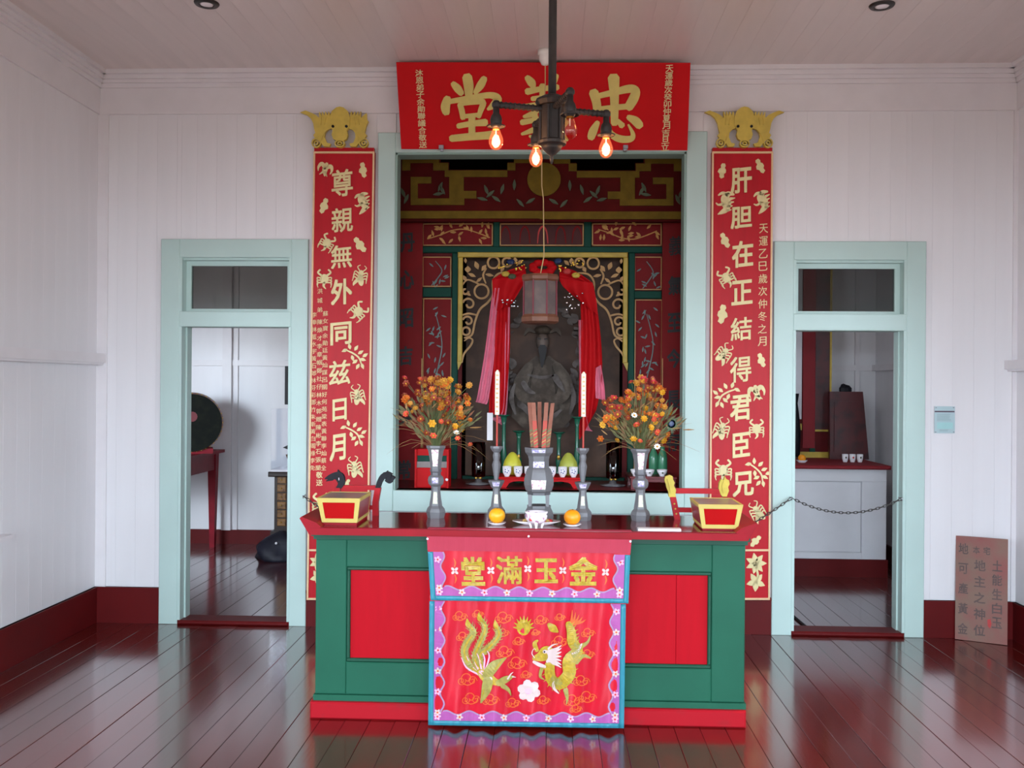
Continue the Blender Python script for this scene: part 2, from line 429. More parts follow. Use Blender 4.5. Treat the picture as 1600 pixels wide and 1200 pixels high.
def chars(mb, ch, cx, cy, wpx, hpx, mf, th=0.005, bold=0.025, shear=0.07):
    """a character fitted to a box; heavier weights are built by overlaying shifted copies"""
    if ch in DENSE: bold *= .55
    V, F = glyph(ch, 0.0)
    offs = [(0, 0)] if bold < .012 else [(0, 0), (-bold, -bold), (bold, -bold), (-bold, bold), (bold, bold)]
    k_ = 1 - 2 * bold if len(offs) > 1 else 1.0
    for n_, (ox, oy) in enumerate(offs):
        mb.add([mf(cx + (x * k_ + ox) * wpx, cy - (y * k_ + oy + shear * x) * hpx, z * th * (1 + .02 * n_)) for x, y, z in V], F)
    return mb

# ================================================================== SETTING
def struct(name, mb, m, parent=None, smooth=False):
    return obj(name, mb, m, parent, kind='structure' if parent is None else None, smooth=smooth)
def wx(x, ym, Y=D): return px(x, ym, Y).x
def wz(y, xm, Y=D): return px(xm, y, Y).z
# openings in the hall's back wall (x0,x1,z0,z1)
LD = (wx(281, 690), wx(455, 690), 0.0, wz(403, 368))
RD = (wx(1237, 690), wx(1413, 690), 0.0, wz(407, 1325))
NI = (wx(617, 500), wx(1070, 500), wz(768, 845), wz(239, 845))
WT = 0.12
fl = struct('floor', M().box(XLL, XRR + .1, YF, YB, -0.12, -0.022), 'floorbase')
PW = 0.128
n = int((XRR + .1 - XLL) / PW) + 1
pl = M(); g = 0.0007; c = 0.0016
ya, yb = YF, YB
pl.add([(g, ya, -.022), (PW - g, ya, -.022), (PW - g, ya, -c), (PW - g - c, ya, 0), (g + c, ya, 0), (g, ya, -c),
        (g, yb, -.022), (PW - g, yb, -.022), (PW - g, yb, -c), (PW - g - c, yb, 0), (g + c, yb, 0), (g, yb, -c)],
       [(0, 1, 7, 6), (1, 2, 8, 7), (2, 3, 9, 8), (3, 4, 10, 9), (4, 5, 11, 10), (5, 0, 6, 11), (5, 4, 3, 2, 1, 0), (6, 7, 8, 9, 10, 11)])
p0 = obj('plank', pl, 'floor', fl)
for i in range(n):
    p = p0 if i == 0 else p0.copy()
    if i: COL.objects.link(p)
    p.parent = fl
    p.location = Vector((XLL + i * PW, 0, 0.0)) - ROOT[fl]
    p.rotation_euler = (0, random.uniform(-.0016, .0016), 0)
    if i == 0:   # mesh verts were shifted by the floor origin; undo with the location
        pass
for p in fl.children: p.location = Vector((p.location.x + ROOT[fl].x, p.location.y + ROOT[fl].y, p.location.z + ROOT[fl].z))

def board_wall(name, axis, pos, a0, a1, z0, z1, openings, sign, pw=0.142, core=True, th=.018):
    """vertical boards on a core; axis 'x': wall runs along x at y=pos, boards face sign*y"""
    cm = M(); y0 = pos - sign * th; back = pos - sign * WT
    def put(mb, u0, u1, zz0, zz1, d0, d1, ch=0):
        if zz1 - zz0 < 1e-4 or u1 - u0 < 1e-4: return
        if axis == 'x': mb.box(u0, u1, d0, d1, zz0, zz1)
        else: mb.box(d0, d1, u0, u1, zz0, zz1)
    us = sorted(set([a0, a1] + [o for q in openings for o in q[:2]]))
    for u0, u1 in zip(us[:-1], us[1:]):
        um = (u0 + u1) / 2; hs = sorted((q[2], q[3]) for q in openings if q[0] < um < q[1]); z = z0
        for h0, h1 in hs: put(cm, u0, u1, z, h0, y0, back); z = h1
        put(cm, u0, u1, z, z1, y0, back)
    w_ = struct(name, cm, 'wallcore')
    k = int(round((a1 - a0) / pw)); stp = (a1 - a0) / k; gg = 0.0002; ch = 0.0006
    share = {}
    for i in range(k):
        u0, u1 = a0 + i * stp, a0 + (i + 1) * stp
        cut = sorted(set([u0, u1] + [e for q in openings for e in q[:2] if u0 < e < u1]))
        for c0, c1 in zip(cut[:-1], cut[1:]):
            if c1 - c0 < .006: continue
            um = (c0 + c1) / 2; segs = []; z = z0
            for h0, h1 in sorted((q[2], q[3]) for q in openings if q[0] < um < q[1]):
                if h0 > z: segs.append((z, h0))
                z = h1
            if z < z1: segs.append((z, z1))
            for s0, s1 in segs:
                wd = c1 - c0; key = (round(wd, 4), round(s0, 3), round(s1, 3))
                if key not in share:
                    a = [(gg, 0), (wd - gg, 0), (wd - gg, th - ch), (wd - gg - ch, th), (gg + ch, th), (gg, th - ch)]
                    V = []
                    for zz in (s0, s1):
                        for (u, d) in a:
                            V.append((u, sign * (d - th), zz) if axis == 'x' else (sign * (d - th), u, zz))
                    me = bpy.data.meshes.new('plank')
                    me.from_pydata(V, [], [(0, 1, 7, 6), (1, 2, 8, 7), (2, 3, 9, 8), (3, 4, 10, 9), (4, 5, 11, 10), (5, 0, 6, 11), (5, 4, 3, 2, 1, 0), (6, 7, 8, 9, 10, 11)])
                    me.update(); me.materials.append(MATS['wall']); share[key] = me
                o = bpy.data.objects.new('plank', share[key]); COL.objects.link(o); o.parent = w_
                loc = Vector((c0, pos, 0)) if axis == 'x' else Vector((pos, c0, 0))
                o.location = loc - ROOT[w_]
    return w_
board_wall('wall_back', 'x', D, XL, XR, 0, HC, [LD, RD, NI], -1)
LW = [(0.0, 1.25, 0.81, 2.45), (3.0, 4.25, 0.81, 2.45)]
board_wall('wall_left', 'y', XL, YF, D, 0, HC, LW, 1)
board_wall('wall_right', 'y', XR, YF, D, 0, HC, LW, -1)
q = M().box(-.86, .86, YF - .12, YF, 2.42, HC)
for sg in (-1, 1):
    for a, b, z0, z1 in ((.86, 1.35, 0, HC), (1.35, 2.65, 0, .8), (1.35, 2.65, 2.42, HC), (2.65, 3.3, 0, HC)): q.box(sg * a, sg * b, YF - .12, YF, z0, z1)
struct('wall_front', q, 'wall')
# ceiling boards run front to back
ce = struct('ceiling', M().box(XLL, XRR + .1, YF - .12, YB, HC + .015, HC + .1), 'wallcore')
k = 62; stp = (XRR + .1 - XLL) / k
cp = M(); gg = .0002; cc = .0006
cp.add([(gg, ya, .016), (stp - gg, ya, .016), (stp - gg, ya, cc), (stp - gg - cc, ya, 0), (gg + cc, ya, 0), (gg, ya, cc),
        (gg, yb, .016), (stp - gg, yb, .016), (stp - gg, yb, cc), (stp - gg - cc, yb, 0), (gg + cc, yb, 0), (gg, yb, cc)],
       [q[::-1] for q in [(0, 1, 7, 6), (1, 2, 8, 7), (2, 3, 9, 8), (3, 4, 10, 9), (4, 5, 11, 10), (5, 0, 6, 11), (5, 4, 3, 2, 1, 0), (6, 7, 8, 9, 10, 11)]])
me = bpy.data.meshes.new('ceiling_plank'); me.from_pydata(cp.v, [], cp.f); me.update(); me.materials.append(MATS['ceil'])
for i in range(k):
    o = bpy.data.objects.new('ceiling_plank', me); COL.objects.link(o); o.parent = ce
    o.location = Vector((XLL + i * stp, 0, HC)) - ROOT[ce]
# rear rooms
struct('wall_rear', M().box(XLL, XRR + .1, YB, YB + .1, 0, HC), 'wall')
struct('wall_rear_left', M().box(XLL - .1, XLL, D, YB, 0, HC).box(XLL, -4.75, D, D + .1, 0, HC).box(-3.55, XL - WT, D, D + .1, 0, HC).box(-4.75, -3.55, D, D + .1, 0, .7).box(-4.75, -3.55, D, D + .1, 2.45, HC), 'wall')
struct('wall_rear_right', M().box(XRR, XRR + .1, D, YB, 0, HC), 'wall')
struct('wall_partition_left', M().box(-1.52, -1.42, D + WT, YB, 0, HC), 'wall')
struct('wall_partition_right', M().box(1.24, 1.34, D + WT, YB, 0, HC), 'wall')
# niche shell
nx0, nx1, nz0, nz1 = NI[0] - .25, NI[1] + .25, NI[2], NI[3] + .2
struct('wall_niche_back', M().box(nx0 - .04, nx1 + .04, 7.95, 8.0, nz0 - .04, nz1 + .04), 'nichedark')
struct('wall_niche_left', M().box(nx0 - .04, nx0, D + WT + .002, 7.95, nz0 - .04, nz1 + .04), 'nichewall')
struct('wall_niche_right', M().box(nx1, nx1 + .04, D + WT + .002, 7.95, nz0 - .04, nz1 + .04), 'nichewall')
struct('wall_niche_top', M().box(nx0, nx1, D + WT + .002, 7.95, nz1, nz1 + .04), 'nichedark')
struct('floor_niche', M().box(nx0, nx1, D + WT + .002, 7.95, nz0 - .06, nz0), 'darktable')

# trims ------------------------------------------------------------
def crown_profile(mb, axis, pos, a0, a1, sign):
    # steps of the crown, (depth, z0, z1)
    for d, za, zb in ((.085, HC - .030, HC), (.060, HC - .060, HC - .030), (.045, HC - .085, HC - .060), (.030, HC - .115, HC - .085), (.016, HC - .30, HC - .115)):
        if axis == 'x': mb.box(a0, a1, pos, pos + sign * d, za, zb)
        else: mb.box(pos, pos + sign * d, a0, a1, za, zb)
m_ = M(); crown_profile(m_, 'x', D, XL, XR, -1); struct('trim_1', m_, 'trimwhite')
m_ = M(); crown_profile(m_, 'y', XL, YF, D, 1); struct('trim_2', m_, 'trimwhite')
m_ = M(); crown_profile(m_, 'y', XR, YF, D, -1); struct('trim_3', m_, 'trimwhite')
ZR = px(148, 557, D).z
struct('trim_4', M().box(XL, XL + .07, 4.4, D - .001, ZR - .045, ZR + .02).box(XL, XL + .05, 4.4, D - .001, ZR - .06, ZR - .045), 'trimwhite')
ZR2 = px(1556, 570, D).z
struct('trim_5', M().box(XR - .08, XR, 4.4, D - .001, ZR2 - .03, ZR2 + .03).box(XR - .06, XR, 4.4, D - .001, ZR2 - .045, ZR2 - .03), 'trimwhite')
struct('trim_6', M().box(XL, XL + .075, D - .012, D, .25, HC - .3), 'trimwhite')
struct('trim_7', M().box(XR - .03, XR, D - .012, D, .25, HC - .3), 'trimwhite')
SK = 0.255
cl0, cl1 = wx(252, 680), wx(481, 680); cr0, cr1 = wx(1206, 690), wx(1443, 690)
def skirt(name, boxes): 
    q = M()
    for b in boxes: q.box(*b)
    struct(name, q, 'skirt')
skirt('baseboard_back', [(XL, cl0, D - .02, D, 0, SK), (XL, cl0, D - .026, D, SK - .02, SK), (cl1, cr0, D - .02, D, 0, SK), (cl1, cr0, D - .026, D, SK - .02, SK), (cr1, XR, D - .02, D, 0, SK), (cr1, XR, D - .026, D, SK - .02, SK)])
skirt('baseboard_left', [(XL, XL + .02, YF, D - .02, 0, SK), (XL, XL + .026, YF, D - .02, SK - .02, SK)])
skirt('baseboard_right', [(XR - .02, XR, YF, D - .02, 0, SK), (XR - .026, XR, YF, D - .02, SK - .02, SK)])
skirt('baseboard_rear', [(XLL, -1.4, YB - .03, YB, 0, .15), (1.3, XRR, YB - .03, YB, 0, .15)])
skirt('baseboard_rear_right', [(XRR - .03, XRR, D + WT, YB - .03, 0, .15)])
# battens and rail on the rear rooms' walls
zr = px(340, 567, YB).z
q = M(); q.box(wx(347, 700, YB - .05), wx(361, 700, YB - .05), YB - .06, YB, .15, HC); q.box(wx(361, 700, YB - .02), wx(371, 700, YB - .02), YB - .02, YB, .15, HC)
q.box(XLL, -1.4, YB - .035, YB, zr - .03, zr + .03)
struct('trim_8', q, 'trimwhite')
zr = px(1350, 575, YB).z
q = M(); q.box(wx(1335, 560, YB), wx(1342, 560, YB), YB - .03, YB, .15, HC); q.box(1.3, XRR, YB - .04, YB, zr - .03, zr + .03)
q.box(XRR - .05, XRR, D + WT, YB - .04, zr - .03, zr + .03)
struct('trim_9', q, 'trimwhite')

# door frames ------------------------------------------------------
def door_frame(name, op, outer, zbar, ztop_out, side):
    d = thing(name, None, None, ((op[0] + op[1]) / 2, D, 0), kind='structure')
    yf = D - .028; yb = D + WT + .01
    x0, x1 = op[0], op[1]; zt = op[3]
    obj('casing', M().cbox(outer[0], x0, yf, D, 0, ztop_out), 'sage', d)
    obj('casing', M().cbox(x1, outer[1], yf, D, 0, ztop_out), 'sage', d)
    obj('casing_head', M().cbox(x0, x1, yf, D, zt, ztop_out), 'sage', d)
    obj('transom_bar', M().cbox(x0, x1, yf, yb, zbar[1], zbar[0]), 'sage', d)
    obj('jamb', M().box(x0, x0 + .018, yf + .004, yb, 0.03, zt).box(x0 + .018, x0 + .03, D + .05, yb, 0.03, zbar[1]), 'sage', d)
    obj('jamb', M().box(x1 - .018, x1, yf + .004, yb, 0.03, zt).box(x1 - .03, x1 - .018, D + .05, yb, 0.03, zbar[1]), 'sage', d)
    obj('jamb_head', M().box(x0, x1, D, yb, zt - .016, zt), 'sage', d)
    a0, a1, b0, b1 = x0 + .018, x1 - .018, zbar[0], zt - .016; s = .034; ys = D + .055
    sash = obj('transom_sash', M().box(a0, a0 + s, ys, ys + .04, b0, b1).box(a1 - s, a1, ys, ys + .04, b0, b1).box(a0 + s, a1 - s, ys, ys + .04, b1 - s, b1).box(a0 + s, a1 - s, ys, ys + .04, b0, b0 + s * .7), 'sage', d)
    obj('pane', M().box(a0 + s, a1 - s, ys + .018, ys + .022, b0 + s * .7, b1 - s), 'pane', sash)
    obj('threshold', M().cbox(x0 - .0, x1, D - .035, yb, 0.0, .03, .01), 'skirt', d)
    # casing on the rear side
    obj('rear_casing', M().box(outer[0], x0, D + WT, D + WT + .025, 0, ztop_out).box(x1, outer[1], D + WT, D + WT + .025, 0, ztop_out).box(x0, x1, D + WT, D + WT + .025, zt, ztop_out), 'sage', d)
    return d
door_frame('door_1', LD, (cl0, cl1), (wz(487, 368), wz(511, 368)), wz(374.5, 368), 0)
door_frame('door_2', RD, (cr0, cr1), (wz(491, 1325), wz(517, 1325)), wz(378, 1325), 1)
# niche casing
nw = thing('window_1', None, None, ((NI[0] + NI[1]) / 2, D, NI[2]), kind='structure')
ox0, ox1 = wx(590, 500), wx(1102, 500); oz1 = wz(208, 845); oz0 = wz(801, 845); yf = D - .032
obj('casing', M().cbox(ox0, NI[0], yf, D, oz0, oz1), 'sage', nw)
obj('casing', M().cbox(NI[1], ox1, yf, D, oz0, oz1), 'sage', nw)
obj('casing_head', M().cbox(NI[0], NI[1], yf, D, NI[3], oz1), 'sage', nw)
obj('sill', M().cbox(NI[0], NI[1], yf - .006, D, oz0, NI[2]).box(NI[0], NI[1], D, D + WT, NI[2] - .03, NI[2]), 'sage', nw)
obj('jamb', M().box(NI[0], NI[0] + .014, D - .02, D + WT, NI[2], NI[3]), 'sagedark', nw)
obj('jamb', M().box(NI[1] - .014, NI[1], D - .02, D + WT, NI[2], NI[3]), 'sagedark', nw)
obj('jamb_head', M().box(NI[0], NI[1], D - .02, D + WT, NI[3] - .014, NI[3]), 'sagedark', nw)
# windows of the side walls (outside the frame; the end of one sill reaches into it)
for k, (X, sg) in enumerate(((XL, 1), (XR, -1))):
    for j, (a, b, z0, z1) in enumerate(LW):
        wn = thing('window_%d' % (2 + k * 2 + j), None, None, (X, (a + b) / 2, z0), kind='structure')
        q = M()
        for (u0, u1, v0, v1) in ((a - .12, a, z0 - .1, z1 + .12), (b, b + .12, z0 - .1, z1 + .12), (a, b, z1, z1 + .12), (a, b, z0 - .1, z0)):
            q.box(X - sg * .0, X + sg * .025, u0, u1, v0, v1)
        obj('casing', q, 'sage', wn)
        obj('sash', M().box(X - sg * .07, X - sg * .04, a, b, (z0 + z1) / 2 - .02, (z0 + z1) / 2 + .02).box(X - sg * .07, X - sg * .04, (a + b) / 2 - .015, (a + b) / 2 + .015, z0, z1), 'trimwhite', wn)
        e = 1.11 if (j == 1 and k == 0) else .14
        obj('sill', M().box(X, X + sg * .065, a - .14, b + e, z0 - .03, z0), 'trimwhite', wn)
# recessed ceiling lights
for k, (x, y) in enumerate(((323, 5), (1378, 8))):
    c = pz(x, y, HC)
    t = thing('ceiling_downlight', ('small round recessed downlight in the ceiling on the side of the drum room doorway', 'small round recessed downlight in the ceiling on the side of the chained doorway')[k], 'ceiling light', c, group='recessed ceiling downlights')
    obj('trim_ring', M().lathe([(.042, -.012), (.066, -.010), (.072, -.002), (.072, .0), (.042, .0)], c, 28, cap=False), 'canblack', t, smooth=True)
    obj('lens', M().lathe([(.046, -.006), (.03, -.012), (.0005, -.014)], c, 24), 'porcelain', t, smooth=True)
    if k == 1:      # this one is switched on
        l = bpy.data.lights.new('downlight_lamp', 'SPOT'); l.energy = 130; l.color = (1.0, .5, .2); l.spot_size = 1.05; l.spot_blend = .8; l.shadow_soft_size = .05
        lo = bpy.data.objects.new('downlight_lamp', l); COL.objects.link(lo); lo.parent = t; lo.location = (0, 0, -.03); lo.rotation_euler = (-.35, 0, 0)
# info plate
t = thing('info_plate', 'small pale aqua information plate pinned to the white wall beside the chained doorway', 'sign', px(1476, 677, D))
obj('plate', M().pbox(1460.5, 635, 1492, 677, D - .014, .006), 'infoplate', t)
obj('heading_line', M().pbox(1460.5, 642, 1491.5, 644.2, D - .0155, .002), 'infodark', t)
q = M(); random.seed(3)
for i in range(7): q.pbox(1464, 647 + i * 1.6, 1486 - random.random() * 4, 647.8 + i * 1.6, D - .0155, .002)
for i in range(3): q.pbox(1468, 671 + i * 1.2, 1480 + random.random() * 3, 671.6 + i * 1.2, D - .0155, .002)
obj('small_print', q, 'infotext', t, kind='stuff')
obj('aqua_panel', M().pbox(1464, 660, 1489, 670, D - .0152, .002), 'infoaqua', t)
for (x, y) in ((1462.5, 637), (1490, 637), (1462, 675), (1490, 675)):
    c = px(x, y, D - .014); obj('pin', M().lathe([(.004, -.004), (.004, .014)], c, 8, axis='y'), 'steel', t)

# ================================================================== SIGN BOARD over the niche
SB = [px(619, 97, 6.27), px(1079, 97, 6.27), px(1074, 236, 6.44), px(627, 234, 6.44)]
SB = [px(619, 97, 6.27), px(1079, 98, 6.27), px(1074, 235, 6.44), px(627, 233, 6.44)]
nrm = (SB[1] - SB[0]).cross(SB[3] - SB[0]).normalized()
if nrm.y > 0: nrm = -nrm
o_ = SB[0]
def sgn(u, v, d):     # photo pixel -> point on the tilted sign face
    dd = Fw * FPX + RR * (u - 800.0) - UU * (v - 600.0)
    t = (o_ - CAM).dot(nrm) / dd.dot(nrm)
    return CAM + dd * t + nrm * d
sb = thing('sign_board', 'wide red lacquered sign board with gold characters above the altar niche', 'sign', SB[3])
obj('panel', M().hexa([SB[3], SB[2], SB[2] - nrm * .035, SB[3] - nrm * .035, SB[0], SB[1], SB[1] - nrm * .035, SB[0] - nrm * .035]), 'signred', sb)
def sz(u, v, d): return sgn(600 + u / 3.2, 60 + v / 3.2, d)
zhong = [[(1148, 196, 48), (1152, 300, 36), (1152, 425, 30)], [(1048, 270, 40), (1062, 320, 36), (1068, 372, 34)], [(1056, 292, 22), (1140, 272, 26), (1225, 252, 34), (1258, 262, 34), (1248, 300, 40), (1222, 345, 36)],
         [(1070, 356, 24), (1150, 346, 24), (1222, 340, 24)], [(1068, 420, 20), (1046, 462, 34), (1034, 496, 30)], [(1116, 432, 16), (1136, 478, 26), (1180, 502, 30), (1232, 502, 26), (1244, 478, 18), (1222, 432, 8)],
         [(1168, 410, 16), (1190, 436, 26)], [(1222, 394, 22), (1256, 412, 36), (1278, 436, 34)]]
tang = [[(416, 192, 40), (424, 240, 40), (424, 286, 30)], [(346, 226, 22), (368, 250, 32), (388, 276, 24)], [(502, 200, 26), (482, 236, 32), (456, 272, 18)], [(318, 300, 30), (308, 340, 38), (312, 372, 30)],
        [(318, 318, 20), (420, 300, 24), (530, 284, 26), (568, 304, 36), (545, 336, 28), (520, 354, 12)], [(380, 330, 22), (390, 362, 24), (396, 398, 22)], [(384, 328, 18), (440, 320, 20), (494, 318, 26), (484, 360, 22), (474, 392, 18)],
        [(398, 390, 18), (474, 382, 18)], [(372, 438, 22), (440, 426, 24), (508, 420, 30)], [(440, 392, 28), (440, 490, 28)], [(338, 500, 28), (420, 492, 30), (500, 486, 32), (548, 482, 36)]]
yi = [[(716, 196, 24), (738, 222, 34), (748, 246, 18)], [(862, 186, 22), (846, 216, 30), (828, 244, 14)], [(716, 266, 28), (790, 252, 22), (866, 244, 26)], [(742, 302, 20), (800, 294, 20), (852, 288, 24)], [(792, 236, 26), (792, 340, 22)],
      [(706, 342, 24), (800, 326, 22), (894, 318, 28)], [(778, 356, 14), (740, 378, 24), (700, 392, 14)], [(690, 420, 24), (780, 404, 22), (910, 388, 28)], [(752, 372, 24), (760, 440, 26), (756, 492, 22), (728, 488, 10)], [(690, 478, 12), (740, 460, 22), (790, 436, 26)],
      [(850, 352, 20), (862, 430, 26), (890, 482, 28), (916, 508, 12)], [(912, 416, 24), (872, 462, 22), (832, 496, 12)], [(888, 350, 20), (908, 372, 28)]]
for strokes in (tang, yi, zhong):
    q = M()
    for i, s_ in enumerate(strokes): q.ribbon([(a_, b_, w_ * 1.22) for a_, b_, w_ in s_], sz, .010 + .0004 * i)
    obj('large_character', q, 'gold', sb)
for txt, xx, yy0, yy1, dx in (('沐恩弟子余勛聯議合敬送', 653, 114, 226, 6), ('天運歲次癸卯仲夏月吉旦立', 1044, 107, 230, -7)):
    q = M(); k = len(txt)
    for i, ch in enumerate(txt):
        f_ = i / (k - 1)
        obj('small_character', chars(M(), ch, xx + dx * f_ + 2, yy0 + (yy1 - yy0) * f_, 12, 11 if k > 11 else 10.5, sgn, .004, .012), 'cream', sb)
for x in (690, 977):
    c = px(x, 231, 6.43)
    obj('sign_clip', M().box(c.x - .016, c.x + .016, 6.40, 6.435, c.z - .012, c.z + .012).box(c.x - .01, c.x + .01, 6.435, D - .033, c.z - .02, c.z - .008), 'steel', sb)

# ================================================================== COUPLET BOARDS
def mf_at(cx, cy, s, rot, mirror, base):
    ca, sa = math.cos(rot), math.sin(rot)
    def f(u, v, d):
        u2 = -u if mirror else u
        return base(cx + (u2 * ca - v * sa) * s, cy + (u2 * sa + v * ca) * s, d)
    return f
def ell(cx, cy, a, b, rot=0, n=14):
    return [(cx + math.cos(2 * PI * k / n) * a * math.cos(rot) - math.sin(2 * PI * k / n) * b * math.sin(rot), cy + math.cos(2 * PI * k / n) * a * math.sin(rot) + math.sin(2 * PI * k / n) * b * math.cos(rot)) for k in range(n)]
def motif(kind, cx, cy, s, rot, mir, base, m, parent, th=.006):
    q = M(); f = mf_at(cx, cy, s, rot, mir, base)      # motif drawn in about +-10 units
    if kind == 'gourd':
        q.prism([(-3, -10), (1, -11), (3, -8), (2.5, -5), (5, -3), (6, 1), (4, 4), (5.5, 8), (2, 11), (-1, 9), (-2, 5), (-5.5, 3), (-5, -1), (-2.5, -4), (-4, -7)], f, 0, th)
    elif kind == 'seahorse':
        q.ribbon([(6, -11, 2), (1, -10, 5), (-1, -5, 8), (2, 0, 9), (3, 5, 6), (0, 9, 4), (-3, 12, 1)], f, th)
        q.ribbon([(1, -9, 4), (-5, -9, 3), (-8, -6, 1.5)], f, th); q.ribbon([(0, 0, 3), (-5, 3, 2), (-8, 2, 1)], f, th)
        for a in (-6, -2, 2, 6): q.ribbon([(4, a, 3), (8, a - 2, 1)], f, th)
    elif kind == 'crab':
        q.prism(ell(0, 0, 6, 7), f, 0, th)
        for sg in (-1, 1):
            q.ribbon([(sg * 4, -5, 3), (sg * 9, -9, 2.4), (sg * 6, -13, 2.5)], f, th)
            for k2 in range(3): q.ribbon([(sg * 4, k2 * 3 - 1, 2), (sg * 10, k2 * 4 - 2, 1.6), (sg * 9, k2 * 4 + 4, 1)], f, th)
        q.ribbon([(0, 5, 4), (1, 10, 3), (-2, 14, 1)], f, th)
    elif kind == 'bug':
        q.prism(ell(0, -5, 3.6, 4.5), f, 0, th); q.prism(ell(1.5, 4, 4, 8, -.35), f, 0, th)
        for sg in (-1, 1):
            q.ribbon([(sg * 2, -8, 1.6), (sg * 6, -13, 1.2), (sg * 3, -16, 1)], f, th)
            for k2 in range(3): q.ribbon([(sg * 2, k2 * 4 - 4, 2), (sg * 8, k2 * 4 - 7, 1.5), (sg * 9.5, k2 * 4 - 1, 1)], f, th)
        q.ribbon([(-1, 2, 5), (-6, 9, 4), (-7, 13, 1)], f, th)
    elif kind == 'sprig':
        q.ribbon([(-12, -6, 1.6), (-3, -3, 2), (5, 2, 2), (9, 10, 1.4)], f, th)
        for (x, y, a) in ((-11, -7, 2.6), (-7, -8, 4.4), (-4, 0, 1.2), (-1, -7, 5.2), (4, -3, 5.6), (7, 3, .2), (3, 5, 2.4), (9, 9, 1.1), (6, 10, 2.0), (10, 0, 5.6)):
            q.ribbon([(x, y, 1.5), (x + math.cos(a) * 3, y + math.sin(a) * 3, 4.2), (x + math.cos(a) * 7, y + math.sin(a) * 7, .6)], f, th)
    elif kind == 'bat':
        q.ribbon([(0, -8, 4), (0, 0, 7), (2, 8, 2)], f, th)
        for sg in (-1, 1): q.ribbon([(0, -2, 5), (sg * 6, -6, 5), (sg * 9, -1, 3), (sg * 8, 4, 1)], f, th); q.ribbon([(sg, 3, 3), (sg * 5, 8, 1)], f, th)
    elif kind == 'flower':
        for k2 in range(7):
            a = k2 * .9; q.ribbon([(0, 0, 2), (math.cos(a) * 5, math.sin(a) * 5, 6), (math.cos(a) * 11, math.sin(a) * 11, 1)], f, th)
        q.ribbon([(0, 4, 2), (2, 14, 2.4), (-3, 24, 2)], f, th)
        for k2 in range(5):
            a = .4 + k2 * 1.25; q.ribbon([(0, 20, 2), (math.cos(a) * 5, 20 + math.sin(a) * 5, 6), (math.cos(a) * 10, 20 + math.sin(a) * 10, 1)], f, th)
    return obj('carved_' + kind, q, m, parent)
def crest(cx, base_y, k, horns, parent, Y):
    # drawn in crop units about the axis, y down from base
    f = lambda u, v, d: px(cx + u / 3.64, base_y + v / 3.64, Y) - Vector((0, d, 0))
    body = M().prism([(-58, -170), (-45, -205), (-20, -226), (0, -231), (20, -226), (45, -205), (58, -170), (56, -120), (40, -96), (46, -72), (38, -48), (18, -36), (-18, -36), (-38, -48), (-46, -72), (-40, -96), (-56, -120)], f, .0, .034)
    obj('crest_head', body, 'goldcrest', parent)
    for sg in (-1, 1):
        q = M(); g_ = lambda u, v, d, sg=sg: f(u * sg, v, d)
        pts = [(40, -110), (56, -150), (58, -195), (66, -206), (70, -182), (84, -206), (88, -180), (102, -206), (104, -178), (118, -206), (118, -168), (136, -184)]
        pts += ([(160, -196), (196, -210), (226, -200), (190, -186), (166, -166), (152, -138), (146, -104)] if horns[0 if sg < 0 else 1] else [(150, -196), (152, -160), (160, -150), (148, -120)])
        pts += [(140, -84), (152, -70), (140, -50), (110, -30), (92, -6), (60, -6), (52, -22), (76, -28), (88, -60), (84, -86), (66, -104)]
        q.prism(pts, g_, 0, .026)
        obj('crest_wing', q, 'goldcrest', parent)
        q = M()
        for r_, w_ in ((24, 7), (10, 6)):
            q.ribbon([(134 + math.cos(a) * r_, -26 + math.sin(a) * r_, w_) for a in [i * .7 for i in range(10)]], g_, .03, n=2)
        q.ribbon([(74, -100, 4), (96, -70, 5), (104, -40, 3)], g_, .032); q.ribbon([(80, -170, 3), (88, -130, 4)], g_, .032); q.ribbon([(104, -170, 3), (108, -130, 4)], g_, .032)
        obj('crest_scroll', q, 'goldcrest', parent)
        obj('crest_eye', M().prism(ell(38, -118, 8, 8), g_, .03, .040), 'black', parent)
    q = M()
    for r_, w_ in ((26, 7), (11, 6)): q.ribbon([(math.cos(a) * r_, -22 + math.sin(a) * r_ * .75, w_) for a in [i * .7 for i in range(10)]], f, .036, n=2)
    obj('crest_scroll', q, 'goldcrest', parent)
